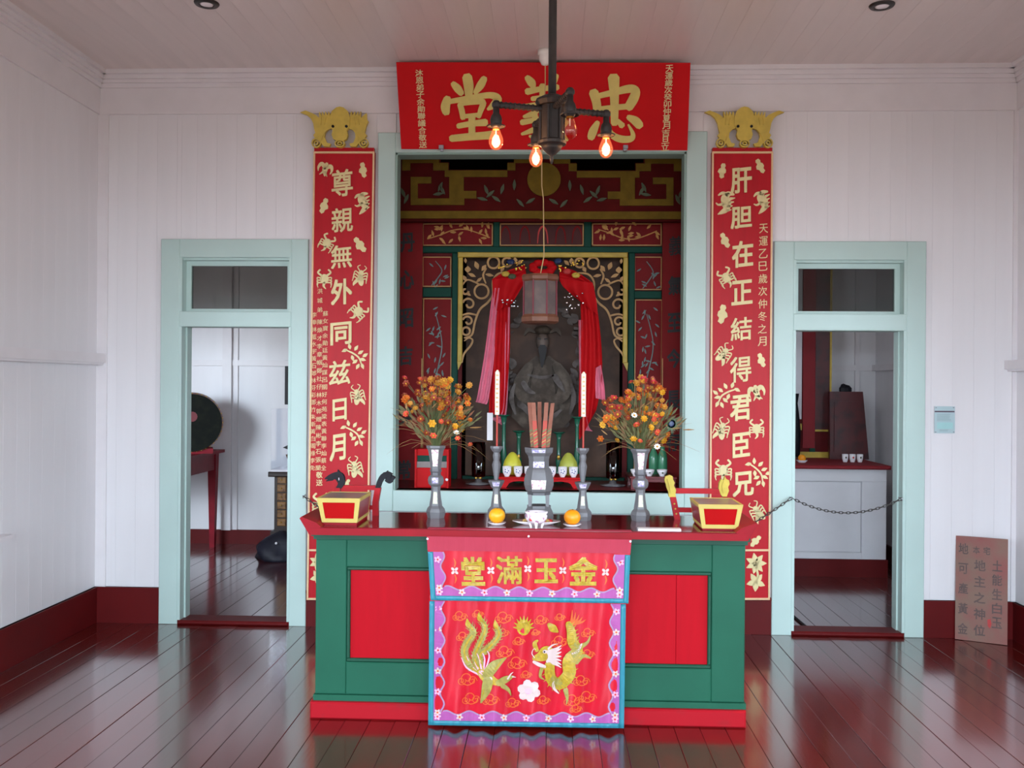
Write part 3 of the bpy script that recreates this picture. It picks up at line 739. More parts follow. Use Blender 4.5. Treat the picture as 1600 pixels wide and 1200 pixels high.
def couplet(name, label, xm_top, xm_bot, half, main, motifs, crestx, horns):
    Yb = D - .05; yt, yb_ = 237, 937; ydiv = 858
    xa = px(xm_top, yt, Yb); xb = px(xm_bot, yb_, Yb)
    t = thing(name, label, 'hanging board', (xb.x, Yb, xb.z))
    def bd(u, v, d): return px(u, v, Yb) - Vector((0, d, 0))
    xt = lambda y: xm_top + (xm_bot - xm_top) * (y - yt) / (yb_ - yt)
    h = half
    def slab(y0, y1, u0, u1, d0, d1, q):
        P = [bd(xt(y1) + u0, y1, d0), bd(xt(y1) + u1, y1, d0), bd(xt(y1) + u1, y1, d1), bd(xt(y1) + u0, y1, d1), bd(xt(y0) + u0, y0, d0), bd(xt(y0) + u1, y0, d0), bd(xt(y0) + u1, y0, d1), bd(xt(y0) + u0, y0, d1)]
        q.add(P, [(0, 1, 2, 3), (7, 6, 5, 4), (0, 4, 5, 1), (1, 5, 6, 2), (2, 6, 7, 3), (3, 7, 4, 0)]); return q
    obj('panel', slab(yt, yb_, -h, h, 0, -.045, M()), 'boardred', t)
    obj('cap_rail', slab(yt - 6, yt, -h + 1, h - 1, .004, -.04, M()), 'boardred', t)
    q = M(); slab(yt, yb_, -h, -h + 2.6, .008, 0, q); slab(yt, yb_, h - 2.6, h, .008, 0, q); slab(yt, yt + 3, -h + 2.6, h - 2.6, .008, 0, q)
    slab(ydiv, ydiv + 3, -h + 2.6, h - 2.6, .008, 0, q); slab(yb_ - 3, yb_, -h + 2.6, h - 2.6, .008, 0, q)
    obj('border', q, 'bordercream', t)
    for ch, cx, cy, w_, h_ in main: obj('large_character', chars(M(), ch, cx, cy, w_, h_, bd, .008, .024, .09), 'cream', t)
    for kind, cx, cy, s, rot, mir in motifs: motif(kind, cx, cy, s, rot, mir, bd, 'cream', t)
    crest(crestx, 232, 1, horns, t, Yb - .0)
    return t, bd
mainL = [(c_, x, y, 33, hh) for c_, x, y, hh in (('尊', 535, 286, 42), ('親', 535, 344, 38), ('無', 534, 401, 36), ('外', 534, 456, 40), ('同', 533, 521, 35), ('兹', 531, 582, 38), ('日', 531, 640, 34), ('月', 528, 699, 41))]
mainL[6] = ('日', 531, 640, 22, 34); mainL[7] = ('月', 528, 699, 25, 41)
motL = [('bat', 508, 265, 1.2, .3, 0), ('gourd', 567, 266, 1.1, 0, 0), ('gourd', 507, 322, 1.15, .2, 1), ('seahorse', 566, 318, 1.4, 0, 0), ('crab', 511, 380, 1.05, .5, 0), ('gourd', 562, 383, 1.25, -.5, 0), ('crab', 507, 436, 1.1, 0, 1),
        ('bug', 563, 433, 1.15, .2, 0), ('crab', 560, 487, 1.15, .8, 0), ('sprig', 555, 556, 1.25, .1, 0), ('bug', 559, 619, 1.15, -.2, 1), ('sprig', 553, 676, 1.25, .1, 0), ('bug', 555, 732, 1.2, -.2, 1), ('crab', 502, 788, 1.3, 0, 0), ('gourd', 541, 756, .8, .7, 0), ('flower', 497, 878, 1.2, 0, 0)]
tL, bdL = couplet('couplet_board', 'tall red couplet board with lists of small names, crest missing one horn', 537.8, 527, 47.6, mainL, motL, 532.5, (1, 0))
names = [(500, 455, '洪城弟'), (509, 490, '蘇女寶余勛廷黃灿謀呂關好何苑梁表黃聯李灿蔡全'), (500.5, 503, '陳煥才李章帼鄭社仔林木郭贈陳彬李石張蘭'), (491.5, 492, '李奉林藍水宇黃石郎林芬彩鄧竹朱斯黃白周祿李免')]
for x, y, s_ in names:
    q = M(); y1 = 484 if len(s_) == 3 else 731
    for i, ch in enumerate(s_):
        yy = y + (y1 - y) * i / max(1, len(s_) - 1); chars(q, ch, x - (yy - 455) * .012, yy, 8.2, 8.0, bdL, .003, .01)
    obj('name_list', q, 'cream', tL, kind='stuff')
for ch, y in (('敬', 742), ('送', 754)): obj('small_character', chars(M(), ch, 499, y, 10, 10, bdL, .003, .012), 'cream', tL)
mainR = [(c_, x, y, 33, hh) for c_, x, y, hh in (('肝', 1158, 282, 40), ('胆', 1158, 340, 34), ('在', 1160, 397, 41), ('正', 1159, 457, 38), ('結', 1158, 514, 36), ('得', 1157, 577, 40), ('君', 1157, 637, 40), ('臣', 1158, 695, 38), ('兄', 1161, 756, 38))]
mainR[7] = ('臣', 1158, 695, 27, 38)
motR = [('gourd', 1128, 267, 1.1, .3, 0), ('gourd', 1187, 260, 1.1, -.3, 0), ('seahorse', 1132, 318, 1.6, .3, 0), ('seahorse', 1190, 316, 1.5, 0, 0), ('gourd', 1132, 376, 1.15, -.3, 0), ('crab', 1135, 434, 1.15, -.5, 0), ('gourd', 1129, 491, 1.4, 0, 1),
        ('bug', 1130, 554, 1.2, .6, 1), ('gourd', 1189, 563, 1.05, -.2, 0), ('sprig', 1134, 616, 1.3, 0, 1), ('bat', 1182, 614, 1.35, -.2, 0), ('bug', 1127, 672, 1.25, .3, 0), ('crab', 1182, 670, 1.1, 0, 0), ('crab', 1130, 735, 1.25, 0, 1), ('sprig', 1184, 737, 1.3, .3, 0), ('bug', 1184, 801, 1.2, -.5, 0), ('gourd', 1180, 845, 1.0, .9, 0), ('flower', 1181, 880, 1.45, 0, 0)]
tR, bdR = couplet('couplet_board', 'tall red couplet board with one column of small date characters, crest with two horns', 1160, 1155, 47.6, mainR, motR, 1162, (1, 1))
for i, ch in enumerate('天運乙巳歲次仲冬之月'): obj('small_character', chars(M(), ch, 1193 - i * .25, 357 + i * 19.6, 13.5, 14.5, bdR, .004, .01), 'cream', tR)

# ================================================================== ALTAR TABLE
YT = 4.62                                   # front edge of the table top
ZT = px(824, 828, YT).z
YTB = pz(824, 803, ZT).y
YB0 = 4.74; YPL = 4.70
bx0, bx1 = wx(493, 960, YB0), wx(1164, 960, YB0)
bodyb = px(825, 1091, YB0).z; bodyt = px(825, 841, YB0).z
at = thing('altar_table', 'long green altar table with red panels and a glossy dark red top', 'table', ((bx0 + bx1) / 2, (YPL + YTB) / 2, 0))
tx0, tx1 = wx(483, 834, YT), wx(1169, 842, YT)
et = .040
obj('table_top', M().box(tx0 + .01, tx1 - .01, YT + .004, YTB, ZT - .006, ZT), 'altar_top', at)
obj('top_edge', M().box(tx0, tx1, YT, YTB - .004, ZT - et, ZT - .006), 'altar_edge', at)
for sg, X in ((-1, tx0), (1, tx1)):         # upturned ends
    prof = [(X, ZT - et), (X + sg * .05, ZT + .042), (X + sg * .042, ZT + .05), (X - sg * .035, ZT + .022), (X - sg * .06, ZT)]
    q = M().prism(prof, lambda u, v, d: Vector((u, d, v)), YT + .002, YTB - .002)
    obj('upturned_end', q, 'altar_edge', at)
pb = px(1035, 0, YB0)
q = M().box(bx0 + .02, bx1 - .02, YB0 + .03, YTB - .03, bodyb - .02, ZT - et - .001); obj('carcass', q, 'altar_green_d', at)
mz = ZT - et
q = M().box(bx0 - .02, bx1 + .02, YB0 - .022, YTB - .02, mz - .022, mz - .0005).box(bx0 - .010, bx1 + .010, YB0 - .011, YTB - .025, mz - .040, mz - .022)
obj('cornice', q, 'altar_green_d', at)
zt = mz - .04
pz1, pz0 = px(825, 890, YB0).z, px(825, 1040, YB0).z
xs1, xs2, xs3, xs4 = wx(541, 960, YB0), wx(664, 960, YB0), wx(986, 960, YB0), wx(1112, 960, YB0)
obj('stile', M().cbox(bx0, xs1, YB0, YB0 + .03, bodyb, zt), 'altar_green', at)
obj('stile', M().cbox(xs4, bx1, YB0, YB0 + .03, bodyb, zt), 'altar_green', at)
xc = (xs1 + xs4) / 2
obj('stile', M().cbox(xc - .1, xc + .1, YB0, YB0 + .03, pz0, pz1), 'altar_green', at)
obj('rail', M().cbox(xs1, xs4, YB0, YB0 + .03, pz1, zt), 'altar_green', at)
obj('rail', M().cbox(xs1, xs4, YB0, YB0 + .03, bodyb, pz0), 'altar_green', at)
for (a, b, seam) in ((xs1, xc - .1, None), (xc + .1, xs4, wx(1057, 960, YB0))):
    mw = .018
    q = M()
    for (u0, u1, v0, v1) in ((a, b, pz1 - mw, pz1), (a, b, pz0, pz0 + mw), (a, a + mw, pz0 + mw, pz1 - mw), (b - mw, b, pz0 + mw, pz1 - mw)):
        q.cbox(u0, u1, YB0 + .004, YB0 + .03, v0, v1, .005)
    obj('panel_moulding', q, 'altar_green_d', at)
    cuts = [a + mw] + ([seam] if seam else [a + (b - a) * .62]) + [b - mw]
    for u0, u1 in zip(cuts[:-1], cuts[1:]): obj('panel_board', M().cbox(u0 + .0006, u1 - .0006, YB0 + .016, YB0 + .031, pz0 + mw, pz1 - mw, .0015), 'altar_red', at)
for sg, X in ((-1, bx0), (1, bx1)):
    obj('side_panel', M().box(min(X, X - sg * .02), max(X, X - sg * .02), YB0 + .03, YTB - .03, bodyb, zt), 'altar_green', at)
obj('base_moulding', M().box(bx0 - .006, bx1 + .006, YB0 - .012, YTB - .02, bodyb - .03, bodyb), 'altar_green', at)
obj('plinth', M().cbox(wx(484, 1110, YPL), wx(1166, 1110, YPL), YPL, YTB - .01, 0, bodyb - .03, .008), 'plinth', at)

# ------------------------------------------------------------------ altar cloth
YC = YT - .012
def rip(u, v):
    t = max(0.0, min(1.0, (v - 860) / 270.0))
    return (.005 + .013 * t) * math.sin(u * .105 + .9 * math.sin(v * .02)) * .6 + (.003 + .006 * t) * math.sin(u * .21 + v * .022)
def lerp(a, b, t): return a + (b - a) * t
def cloth_map(lft, rgt, v0, v1, lift):
    """a: 0..300 across, v photo row"""
    def f(a, v, d):
        t = (v - v0) / (v1 - v0); l = lerp(lft[0], lft[1], t); r = lerp(rgt[0], rgt[1], t)
        u = l + (r - l) * a / 300.0
        vv = v + (a / 300.0) * 5.0
        return px(u, vv, YC + lift + rip(u, v) - d)
    return f
def sheet(q, f, a0, a1, v0, v1, na, nv, d, th=.0015, edge=None):
    V = []; F = []
    for j in range(nv + 1):
        for i in range(na + 1):
            V.append(f(a0 + (a1 - a0) * i / na, v0 + (v1 - v0) * j / nv, d))
    k = len(V)
    for j in range(nv + 1):
        for i in range(na + 1): V.append(f(a0 + (a1 - a0) * i / na, v0 + (v1 - v0) * j / nv, d - th))
    w_ = na + 1
    for j in range(nv):
        for i in range(na):
            a = j * w_ + i; F.append((a, a + w_, a + w_ + 1, a + 1)); F.append((k + a, k + a + 1, k + a + w_ + 1, k + a + w_))
    for i in range(na): F.append((i, i + 1, k + i + 1, k + i)); a = nv * w_ + i; F.append((a, k + a, k + a + 1, a + 1))
    for j in range(nv): a = j * w_; F.append((a, k + a, k + a + w_, a + w_)); a += na; F.append((a, a + w_, k + a + w_, k + a))
    return q.add(V, F)
def wave_strip(q, f, path_out, path_in, d):
    n_ = len(path_out); V = [f(a, v, d) for a, v in path_out] + [f(a, v, d) for a, v in path_in]
    return q.add(V, [(i, n_ + i, n_ + i + 1, i + 1) for i in range(n_ - 1)])
def flower5(q, f, a, v, r, d, np_=5, rot=0.0):
    for k in range(np_):
        an = rot + 2 * PI * k / np_; q.prism(ell(a + math.cos(an) * r * .6, v + math.sin(an) * r * .6, r * .5, r * .34, an, 7), f, d, d + .0012)
def swirl(q, f, a, v, r, d, wd, turns=1.6, sgn_=1):
    q.ribbon([(a + math.cos(sgn_ * t) * r * (1 - t / (turns * 2 * PI) * .85), v + math.sin(sgn_ * t) * r * (1 - t / (turns * 2 * PI) * .85), wd) for t in [i * .8 for i in range(int(turns * 2 * PI / .8))]], lambda x, y, dd: f(x, y, dd + d), .001, n=2)
ac = thing('altar_cloth', 'red satin altar cloth embroidered with phoenix and dragon, hung over the altar front', 'cloth', (px(824, 850, YC).x, YC, 0.02))
fL = cloth_map((671, 669), (978, 975), 938, 1133, .006)
fV = cloth_map((668, 673), (985, 982), 856, 939, -.002)
obj('lower_cloth', sheet(M(), fL, 0, 300, 930, 1133, 90, 30, 0), 'satin', ac, smooth=True)
obj('valance', sheet(M(), fV, 0, 300, 850, 938, 90, 14, .003), 'satin', ac, smooth=True)
def trim_set(f, v0, v1, d):
    q = M(); sheet(q, f, 0, 8, v0, v1, 2, 24, d); sheet(q, f, 292, 300, v0, v1, 2, 24, d); sheet(q, f, 8, 292, v1 - 7.5, v1, 80, 2, d); obj('teal_border', q, 'teal', ac, smooth=True)
    q = M(); lines = M()
    def wav(t): return 3.2 * math.sin(t)
    nv = 40; o1 = []; i1 = []; o2 = []; i2 = []
    vb = v1 - 20
    for k in range(nv + 1):
        v = lerp(v0, vb, k / nv); wv = wav(v * .19); o1.append((8, v)); i1.append((21 + wv, v)); o2.append((292, v)); i2.append((279 - wv, v))
    wave_strip(q, f, o1, i1, d + .001); wave_strip(q, f, i2, o2, d + .001)
    nb = 100; ob = []; ib = []
    for k in range(nb + 1):
        a = lerp(8, 292, k / nb); ob.append((a, v1 - 7.5)); ib.append((a, vb + wav(a * .175) if 20 < a < 280 else vb))
    wave_strip(q, f, ib, ob, d + .001)
    obj('scalloped_band', q, 'band', ac)
    L1 = M().ribbon([(a, v, 2.2) for a, v in i1], lambda x, y, dd: f(x, y, dd + d + .001), .001, smooth=False, cap=False); L1.ribbon([(a, v, 2.2) for a, v in i2], lambda x, y, dd: f(x, y, dd + d + .001), .001, smooth=False, cap=False)
    L1.ribbon([(a, v, 2.2) for a, v in ib[5:-5]], lambda x, y, dd: f(x, y, dd + d + .001), .001, smooth=False, cap=False)
    obj('band_edging', L1, 'bandline', ac)
    pts = [(14, lerp(v0 + 12, vb, k / max(1, int((vb - v0) / 32)))) for k in range(int((vb - v0) / 32) + 1)]
    pts += [(300 - a, v) for a, v in pts] + [(14 + k * 272 / 8, v1 - 13.5) for k in range(9)]
    for k, (a, v) in enumerate(pts):
        q = M(); flower5(q, f, a, v, 5.2, d + .0018, 5, .3 * k); fo = obj('embroidered_flower', q, 'whitethread' if k % 2 else 'pinkthread', ac)
        obj('flower_center', M().prism(ell(a, v, 1.7, 1.7, 0, 7), f, d + .0018, d + .0034), 'orangethread' if k % 2 else 'redglaze', fo)
trim_set(fL, 939, 1133, .0016)
trim_set(fV, 862, 938, .0046)
q = M(); fH = cloth_map((667, 668), (987, 985), 838, 860, -.006); sheet(q, fH, 0, 300, 838, 860, 60, 4, .005)
# hem folded over the edge of the table top
zz = ZT + .002; P0 = px(668, 838, YC); P1 = px(987, 842, YC)
q.box(P0.x, P1.x, YC - .004, YT + .03, ZT + .0005, ZT + .003)
obj('hem_strip', q, 'hem', ac, smooth=False)
for (x, y) in ((668, 842), (826, 838), (985, 846)): obj('pin', M().ball(px(x, y, YC - .02), .006, 8), 'porcelain', ac)
fz = lambda f: (lambda u, v, d: f((660 + u / 3.75 - 670) / 306.0 * 300, 830 + v / 3.75 - (660 + u / 3.75 - 670) / 306.0 * 5, d))
z1, z2 = fz(fV), fz(fL)
for ch, cx, cy, w_, h_ in (('堂', 290, 235, 135, 170), ('滿', 497, 228, 150, 165), ('玉', 708, 232, 135, 145), ('金', 920, 235, 165, 168)):
    obj('embroidered_character', chars(M(), ch, cx, cy, w_, h_, lambda u, v, d: z1(u, v, d + .0045), .004, .034, 0.0), 'goldthread', ac)
for cx, cy in ((185, 232), (392, 230), (603, 220), (803, 230), (1047, 240)):
    q = M(); flower5(q, z1, cx, cy, 24, .0048, 4, .785); so = obj('embroidered_sprig', q, 'whitethread', ac)
    q = M(); up = lambda x, y, d: z1(x, y, d + .0045)
    for sg in (-1, 1): q.ribbon([(cx, cy + sg * 22, 5), (cx + 6, cy + sg * 48, 9), (cx - 3, cy + sg * 74, 2)], up, .0015)
    obj('sprig_leaf', q, 'orangethread', so)
up = lambda x, y, d: z2(x, y, d + .002)
# phoenix
def band(pts, col, name, dd=.0025): return obj(name, M().ribbon(pts, up, dd), col, ac)
for pts in ([(262, 540, 24), (298, 592, 34), (262, 650, 40), (244, 710, 40), (280, 790, 34), (345, 842, 26)], [(330, 505, 24), (366, 570, 32), (330, 670, 38), (306, 750, 36), (360, 842, 26)], [(425, 548, 24), (446, 610, 34), (385, 686, 38), (336, 730, 34), (366, 836, 24)]):
    ph = band(pts, 'olive', 'phoenix_plume', .003)
    obj('plume_rib', M().ribbon([(a, b, c * .3) for a, b, c in pts], up, .0045), 'goldthread', ph)
    a, b = pts[0][:2]; obj('plume_tip', M().ribbon([(a - 4, b - 28, 4), (a + 2, b + 6, 30), (a + 10, b + 26, 6)], up, .005), 'goldthread', ph)
q = M().ribbon([(330, 820, 30), (370, 848, 66), (420, 880, 44), (455, 890, 30)], up, .005); ph = obj('phoenix_body', q, 'goldthread', ac)
obj('phoenix_wing', M().ribbon([(375, 850, 56), (420, 790, 60), (490, 742, 6)], up, .006), 'olive', ac)
obj('phoenix_wing', M().ribbon([(385, 870, 58), (375, 930, 56), (345, 1005, 8)], up, .006), 'olive', ac)
obj('phoenix_head', M().ribbon([(445, 892, 36), (490, 868, 40), (534, 850, 8)], up, .006).ribbon([(470, 905, 30), (505, 930, 20), (520, 962, 5)], up, .006), 'olive', ac)
for k in range(6): obj('phoenix_feather', M().ribbon([(330 + k * 6, 840, 9), (260 + k * 26, 800 - k * 12, 9), (228 + k * 30, 740 - k * 8, 3)], up, .004), 'pinkthread', ac)
for pts in ([(262, 540), (298, 592), (262, 650), (244, 710), (280, 790), (345, 842)], [(330, 505), (366, 570), (330, 670), (306, 750), (360, 842)], [(425, 548), (446, 610), (385, 686), (336, 730), (366, 836)]):
    P_ = spline([(a, b, 0) for a, b in pts], 5); q = M()
    for i in range(2, len(P_) - 4):
        (x, y, _), (x2, y2, _) = P_[i], P_[i + 1]; l = math.hypot(x2 - x, y2 - y) or 1; tx, ty = (x2 - x) / l, (y2 - y) / l
        for sg in (-1, 1): q.ribbon([(x + tx * 6, y + ty * 6, 4), (x - ty * sg * 20, y + tx * sg * 20, 4), (x - ty * sg * 27 - tx * 12, y + tx * sg * 27 - ty * 12, 1.5)], up, .0035, n=2)
    obj('plume_barbs', q, 'olive', ac)
q = M()
for k in range(5): q.ribbon([(392 + k * 10, 842 - k * 8, 4), (430 + k * 9, 800 - k * 10, 5), (452 + k * 8, 770 - k * 6, 1.5)], up, .0078, n=3)
for k in range(5): q.ribbon([(372 + k * 10, 880 + k * 4, 4), (362 + k * 9, 925 + k * 2, 5), (350 + k * 5, 975 - k * 14, 1.5)], up, .0078, n=3)
obj('wing_feathers', q, 'goldthread', ac)
obj('phoenix_eye_spots', M().prism(ell(398, 800, 12, 12), up, .006, .0085).prism(ell(398, 866, 12, 12), up, .006, .0085), 'whitethread', ac)
obj('phoenix_crest', M().ribbon([(500, 866, 10), (518, 838, 8), (532, 826, 2)], up, .007).ribbon([(528, 852, 10), (548, 856, 2)], up, .007), 'whitethread', ac)
# dragon
db = [(850, 540, 34), (868, 590, 52), (876, 650, 58), (908, 700, 62), (858, 758, 74), (858, 840, 76), (800, 894, 72), (752, 860, 62), (744, 780, 58)]
dr = obj('dragon_body', M().ribbon(db, up, .005), 'goldthread', ac)
obj('dragon_scales', M().ribbon([(a + 6, b, c * .22) for a, b, c in db], up, .0065), 'olive', dr)
P_ = spline(db, 6); q = M(); q2 = M()
for i in range(1, len(P_) - 1):
    (x, y, w_), (x2, y2, _) = P_[i], P_[i + 1]; l = math.hypot(x2 - x, y2 - y) or 1; tx, ty = (x2 - x) / l, (y2 - y) / l; h_ = w_ * .42
    q.ribbon([(x - ty * h_, y + tx * h_, 3), (x + tx * 9, y + ty * 9, 4.5), (x + ty * h_, y - tx * h_, 3)], up, .0072, n=3)
    if i % 2 == 0: q2.ribbon([(x + ty * h_, y - tx * h_, 9), (x + ty * (h_ + 20) - tx * 8, y - tx * (h_ + 20) - ty * 8, 1.5)], up, .0045, n=2)
obj('dragon_scale_rows', q, 'olive', dr); obj('dragon_spines', q2, 'goldthread', dr)
obj('dragon_belly', M().ribbon([(930, 660, 8), (905, 705, 16), (870, 720, 6)], up, .0065).ribbon([(768, 880, 10), (772, 920, 16), (800, 950, 6)], up, .0065), 'whitethread', dr)
dh = obj('dragon_head', M().ribbon([(652, 745, 26), (690, 735, 58), (730, 715, 86), (785, 725, 30)], up, .007).ribbon([(670, 700, 22), (655, 660, 26), (672, 640, 12)], up, .008), 'goldthread', ac)
for k in range(7):
    a = -1.1 + k * .36; obj('dragon_mane', M().ribbon([(720 + 20 * math.cos(a), 735 + 30 * math.sin(a), 20), (775 + 14 * math.cos(a), 735 + 52 * math.sin(a), 14), (812, 735 + 74 * math.sin(a), 3)], up, .0085), 'whitethread', dh)
obj('dragon_eye', M().prism(ell(716, 706, 13, 11), up, .008, .0105), 'whitethread', dh); obj('dragon_pupil', M().prism(ell(713, 707, 5, 6), up, .0105, .012), 'ink', dh)
obj('dragon_horn', M().ribbon([(735, 690, 10), (760, 668, 9), (790, 660, 2)], up, .009).ribbon([(748, 700, 10), (778, 690, 8), (806, 690, 2)], up, .009), 'whitethread', dh)
obj('dragon_whisker', M().ribbon([(656, 742, 5), (640, 716, 5), (650, 690, 3), (664, 694, 1.5)], up, .009), 'whitethread', dh)
obj('dragon_beard', M().ribbon([(650, 765, 16), (690, 785, 22), (740, 800, 8)], up, .0085), 'whitethread', dh)
for k in range(5): obj('dragon_tail_flame', M().ribbon([(862, 550, 14), (870 + k * 14, 510 + k * 6, 12), (872 + k * 20, 462 + k * 14, 3)], up, .004), 'orangethread', ac)
for pts in ([(900, 770, 26), (940, 730, 22), (985, 745, 6)], [(840, 930, 30), (850, 980, 16), (845, 1015, 4)], [(920, 680, 30), (965, 650, 16), (980, 610, 4)], [(700, 800, 22), (690, 850, 16), (715, 870, 4)]): obj('dragon_claw', M().ribbon(pts, up, .004), 'olive', ac)
fp = obj('flaming_pearl', M().prism(ell(590, 565, 40, 46), up, 0, .004), 'goldthread', ac)
for k in range(9):
    a = PI + .1 + k * .37; obj('pearl_flame', M().ribbon([(590 + 38 * math.cos(a), 570 + 40 * math.sin(a), 16), (590 + 62 * math.cos(a), 570 + 74 * math.sin(a), 3)], up, .004), 'goldthread', fp)
obj('gold_bud', M().ribbon([(735, 545, 20), (762, 570, 46), (790, 590, 10)], up, .004), 'goldthread', ac)
q = M()
for k in range(6):
    a = k * PI / 3 + .3; q.prism(ell(625 + 36 * math.cos(a), 935 + 34 * math.sin(a), 34, 28, a, 9), up, .0005 * k, .003 + .0005 * k)
pe = obj('white_peony', q, 'whitethread', ac); obj('peony_center', M().prism(ell(622, 938, 20, 18), up, .006, .008), 'pinkthread', pe)
random.seed(5)
for (a, v, r) in ((215, 492, 36), (470, 500, 44), (320, 480, 28), (690, 515, 34), (800, 640, 42), (965, 590, 34), (235, 612, 34), (480, 700, 44), (552, 765, 46), (262, 862, 46), (285, 975, 44), (400, 980, 42), (530, 1000, 36), (710, 985, 32), (606, 836, 28), (880, 985, 44), (965, 965, 44), (930, 870, 40), (965, 715, 34), (560, 640, 30), (470, 590, 30), (660, 590, 22), (800, 500, 26), (900, 1035, 30)):
    q = M(); swirl(q, up, a, v, r, .0005, 5.5); swirl(q, up, a + r * .7, v + r * .3, r * .6, .0005, 4.5, sgn_=-1); swirl(q, up, a - r * .7, v + r * .35, r * .55, .0005, 4.5)
    obj('cloud_scroll', q, 'orangethread', ac)

# ================================================================== TABLE-TOP OBJECTS
def vl(q, cx, prof, Y, n=6, rot=0.0, zbase=None):
    P = [(h * Y / FPX, px(cx, y, Y).z) for h, y in prof]
    if zbase is not None: P[-1] = (P[-1][0], zbase)
    c = px(cx, prof[0][1], Y); x0 = px(cx, (prof[0][1] + prof[-1][1]) / 2, Y).x
    return q.lathe(P[::-1], (x0, Y, 0), n, rot)
def vc(cx, y, Y): return px(cx, y, Y).x
def front_panel(q, cx, ya_, yb_, h1, h2, ra, rb, Y, out=.002):
    """flat inlay on the front facet of a hexagonal vessel; ra/rb outer half width px at its top/bottom"""
    X = px(cx, (ya_ + yb_) / 2, Y).x; k = Y / FPX; z1_, z0_ = px(cx, ya_, Y).z, px(cx, yb_, Y).z
    y1 = Y - ra * k * .866 - out; y0 = Y - rb * k * .866 - out
    a, b = h1 * k, h2 * k
    return q.hexa([(X - b, y0, z0_), (X + b, y0, z0_), (X + b, y0 + .004, z0_), (X - b, y0 + .004, z0_), (X - a, y1, z1_), (X + a, y1, z1_), (X + a, y1 + .004, z1_), (X - a, y1 + .004, z1_)])
YV = 5.0
for cx, off, lab in ((681, 0, 'pewter altar vase with shell inlay beside the altar candle on the black-headed rack side'), (1000.5, 5, 'pewter altar vase with shell inlay beside the altar candle on the yellow-headed rack side')):
    vsx = px(cx, 760, YV).x
    t = thing('altar_vase', lab, 'vase', (vsx, YV, ZT), group='pewter altar vases')
    o = off
    obj('neck', vl(M(), cx, [(15, 696 + o), (15, 699 + o), (12.2, 704 + o), (10, 716 + o), (8.4, 731 + o), (8.2, 733 + o)], YV), 'pewter', t)
    obj('collar', vl(M(), cx, [(9.2, 733 + o), (9.2, 736 + o), (8, 738 + o), (8, 742 + o)], YV), 'pewter_d', t)
    obj('bulb', vl(M(), cx, [(8, 742 + o), (11.5, 745 + o), (12.6, 750 + o), (11.5, 756 + o), (7.6, 760 + o)], YV), 'pewter', t)
    obj('lower_stem', vl(M(), cx, [(7.6, 760 + o), (7.0, 765 + o), (8, 776 + o), (10, 788 + o), (10, 790 + o)], YV), 'pewter', t)
    obj('foot', vl(M(), cx, [(10, 790 + o), (13.5, 794 + o), (15.2, 799 + o), (14, 805 + o), (13.2, 809)], YV, zbase=ZT), 'pewter', t)
    obj('inlay', front_panel(M(), cx, 702 + o, 728 + o, 5.6, 3.6, 13, 8.7, YV), 'shellwarm', t)
    obj('inlay', front_panel(M(), cx, 745.5 + o, 754 + o, 4.6, 4.6, 12.4, 12.4, YV), 'shell', t)
    obj('inlay', front_panel(M(), cx, 768 + o, 786 + o, 2.6, 3.6, 7.2, 9.8, YV), 'shellgold', t)
for cx, off, lab in ((775.6, 0, 'pewter candlestick holding a white altar candle, behind the yellow orange'), (910.5, 3, 'pewter candlestick holding a white altar candle, behind the deep orange')):
    Yc = 4.98; o = off
    t = thing('candlestick', lab, 'candlestick', (px(cx, 760, Yc).x, Yc, ZT), group='pewter altar candlesticks')
    obj('stem', vl(M(), cx, [(9.6, 697 + o), (9.6, 700 + o), (7.2, 704 + o), (4.6, 707 + o), (5.8, 712 + o), (4.6, 719 + o), (6.8, 726 + o), (6.2, 730 + o), (3.2, 750 + o)], Yc), 'pewter', t)
    obj('drip_pan', vl(M(), cx, [(12.6, 750 + o), (12.2, 753 + o), (7.6, 762 + o), (6, 762.5 + o)], Yc), 'pewter', t)
    obj('lower_stem', vl(M(), cx, [(5.8, 762 + o), (5.6, 768 + o), (8.8, 791 + o)], Yc), 'pewter', t)
    obj('foot', vl(M(), cx, [(9, 791 + o), (13.5, 797 + o), (14, 803 + o), (12.5, 808)], Yc, zbase=ZT), 'pewter', t)
    obj('inlay', front_panel(M(), cx, 752.5 + o, 759 + o, 6, 4.6, 12, 9.2, Yc), 'shell', t)
    obj('inlay', front_panel(M(), cx, 772 + o, 786 + o, 2.3, 3.2, 6, 8.2, Yc), 'shellgold', t)
    X = px(cx + 1.2, 640, Yc).x; zb = px(cx, 697 + o, Yc).z
    zt_ = px(cx, 578 + o, Yc).z; zm_ = px(cx, 648 + o, Yc).z
    cd = thing('altar_candle', ('tall white candle on a red stick, nearer the red donation box', 'tall white candle on a red stick, nearer the peacock feather')[off > 0], 'candle', (X, Yc, zb), group='altar candles')
    obj('wax', M().lathe([(.0125, zm_), (.0125, zt_ - .012), (.009, zt_ - .008), (.004, zt_)], (X, Yc, 0), 12), 'candle', cd, smooth=False)
    q = M()
    for i in range(9): q.box(X - .006, X + .006, Yc - .0135, Yc - .0115, lerp(zm_, zt_, .06 + i * .1), lerp(zm_, zt_, .1 + i * .1))
    obj('gold_marks', q, 'candlemark', cd, kind='stuff')
    obj('stick', M().lathe([(.005, zb), (.005, zm_)], (X, Yc, 0), 8), 'candlestick_red', cd)
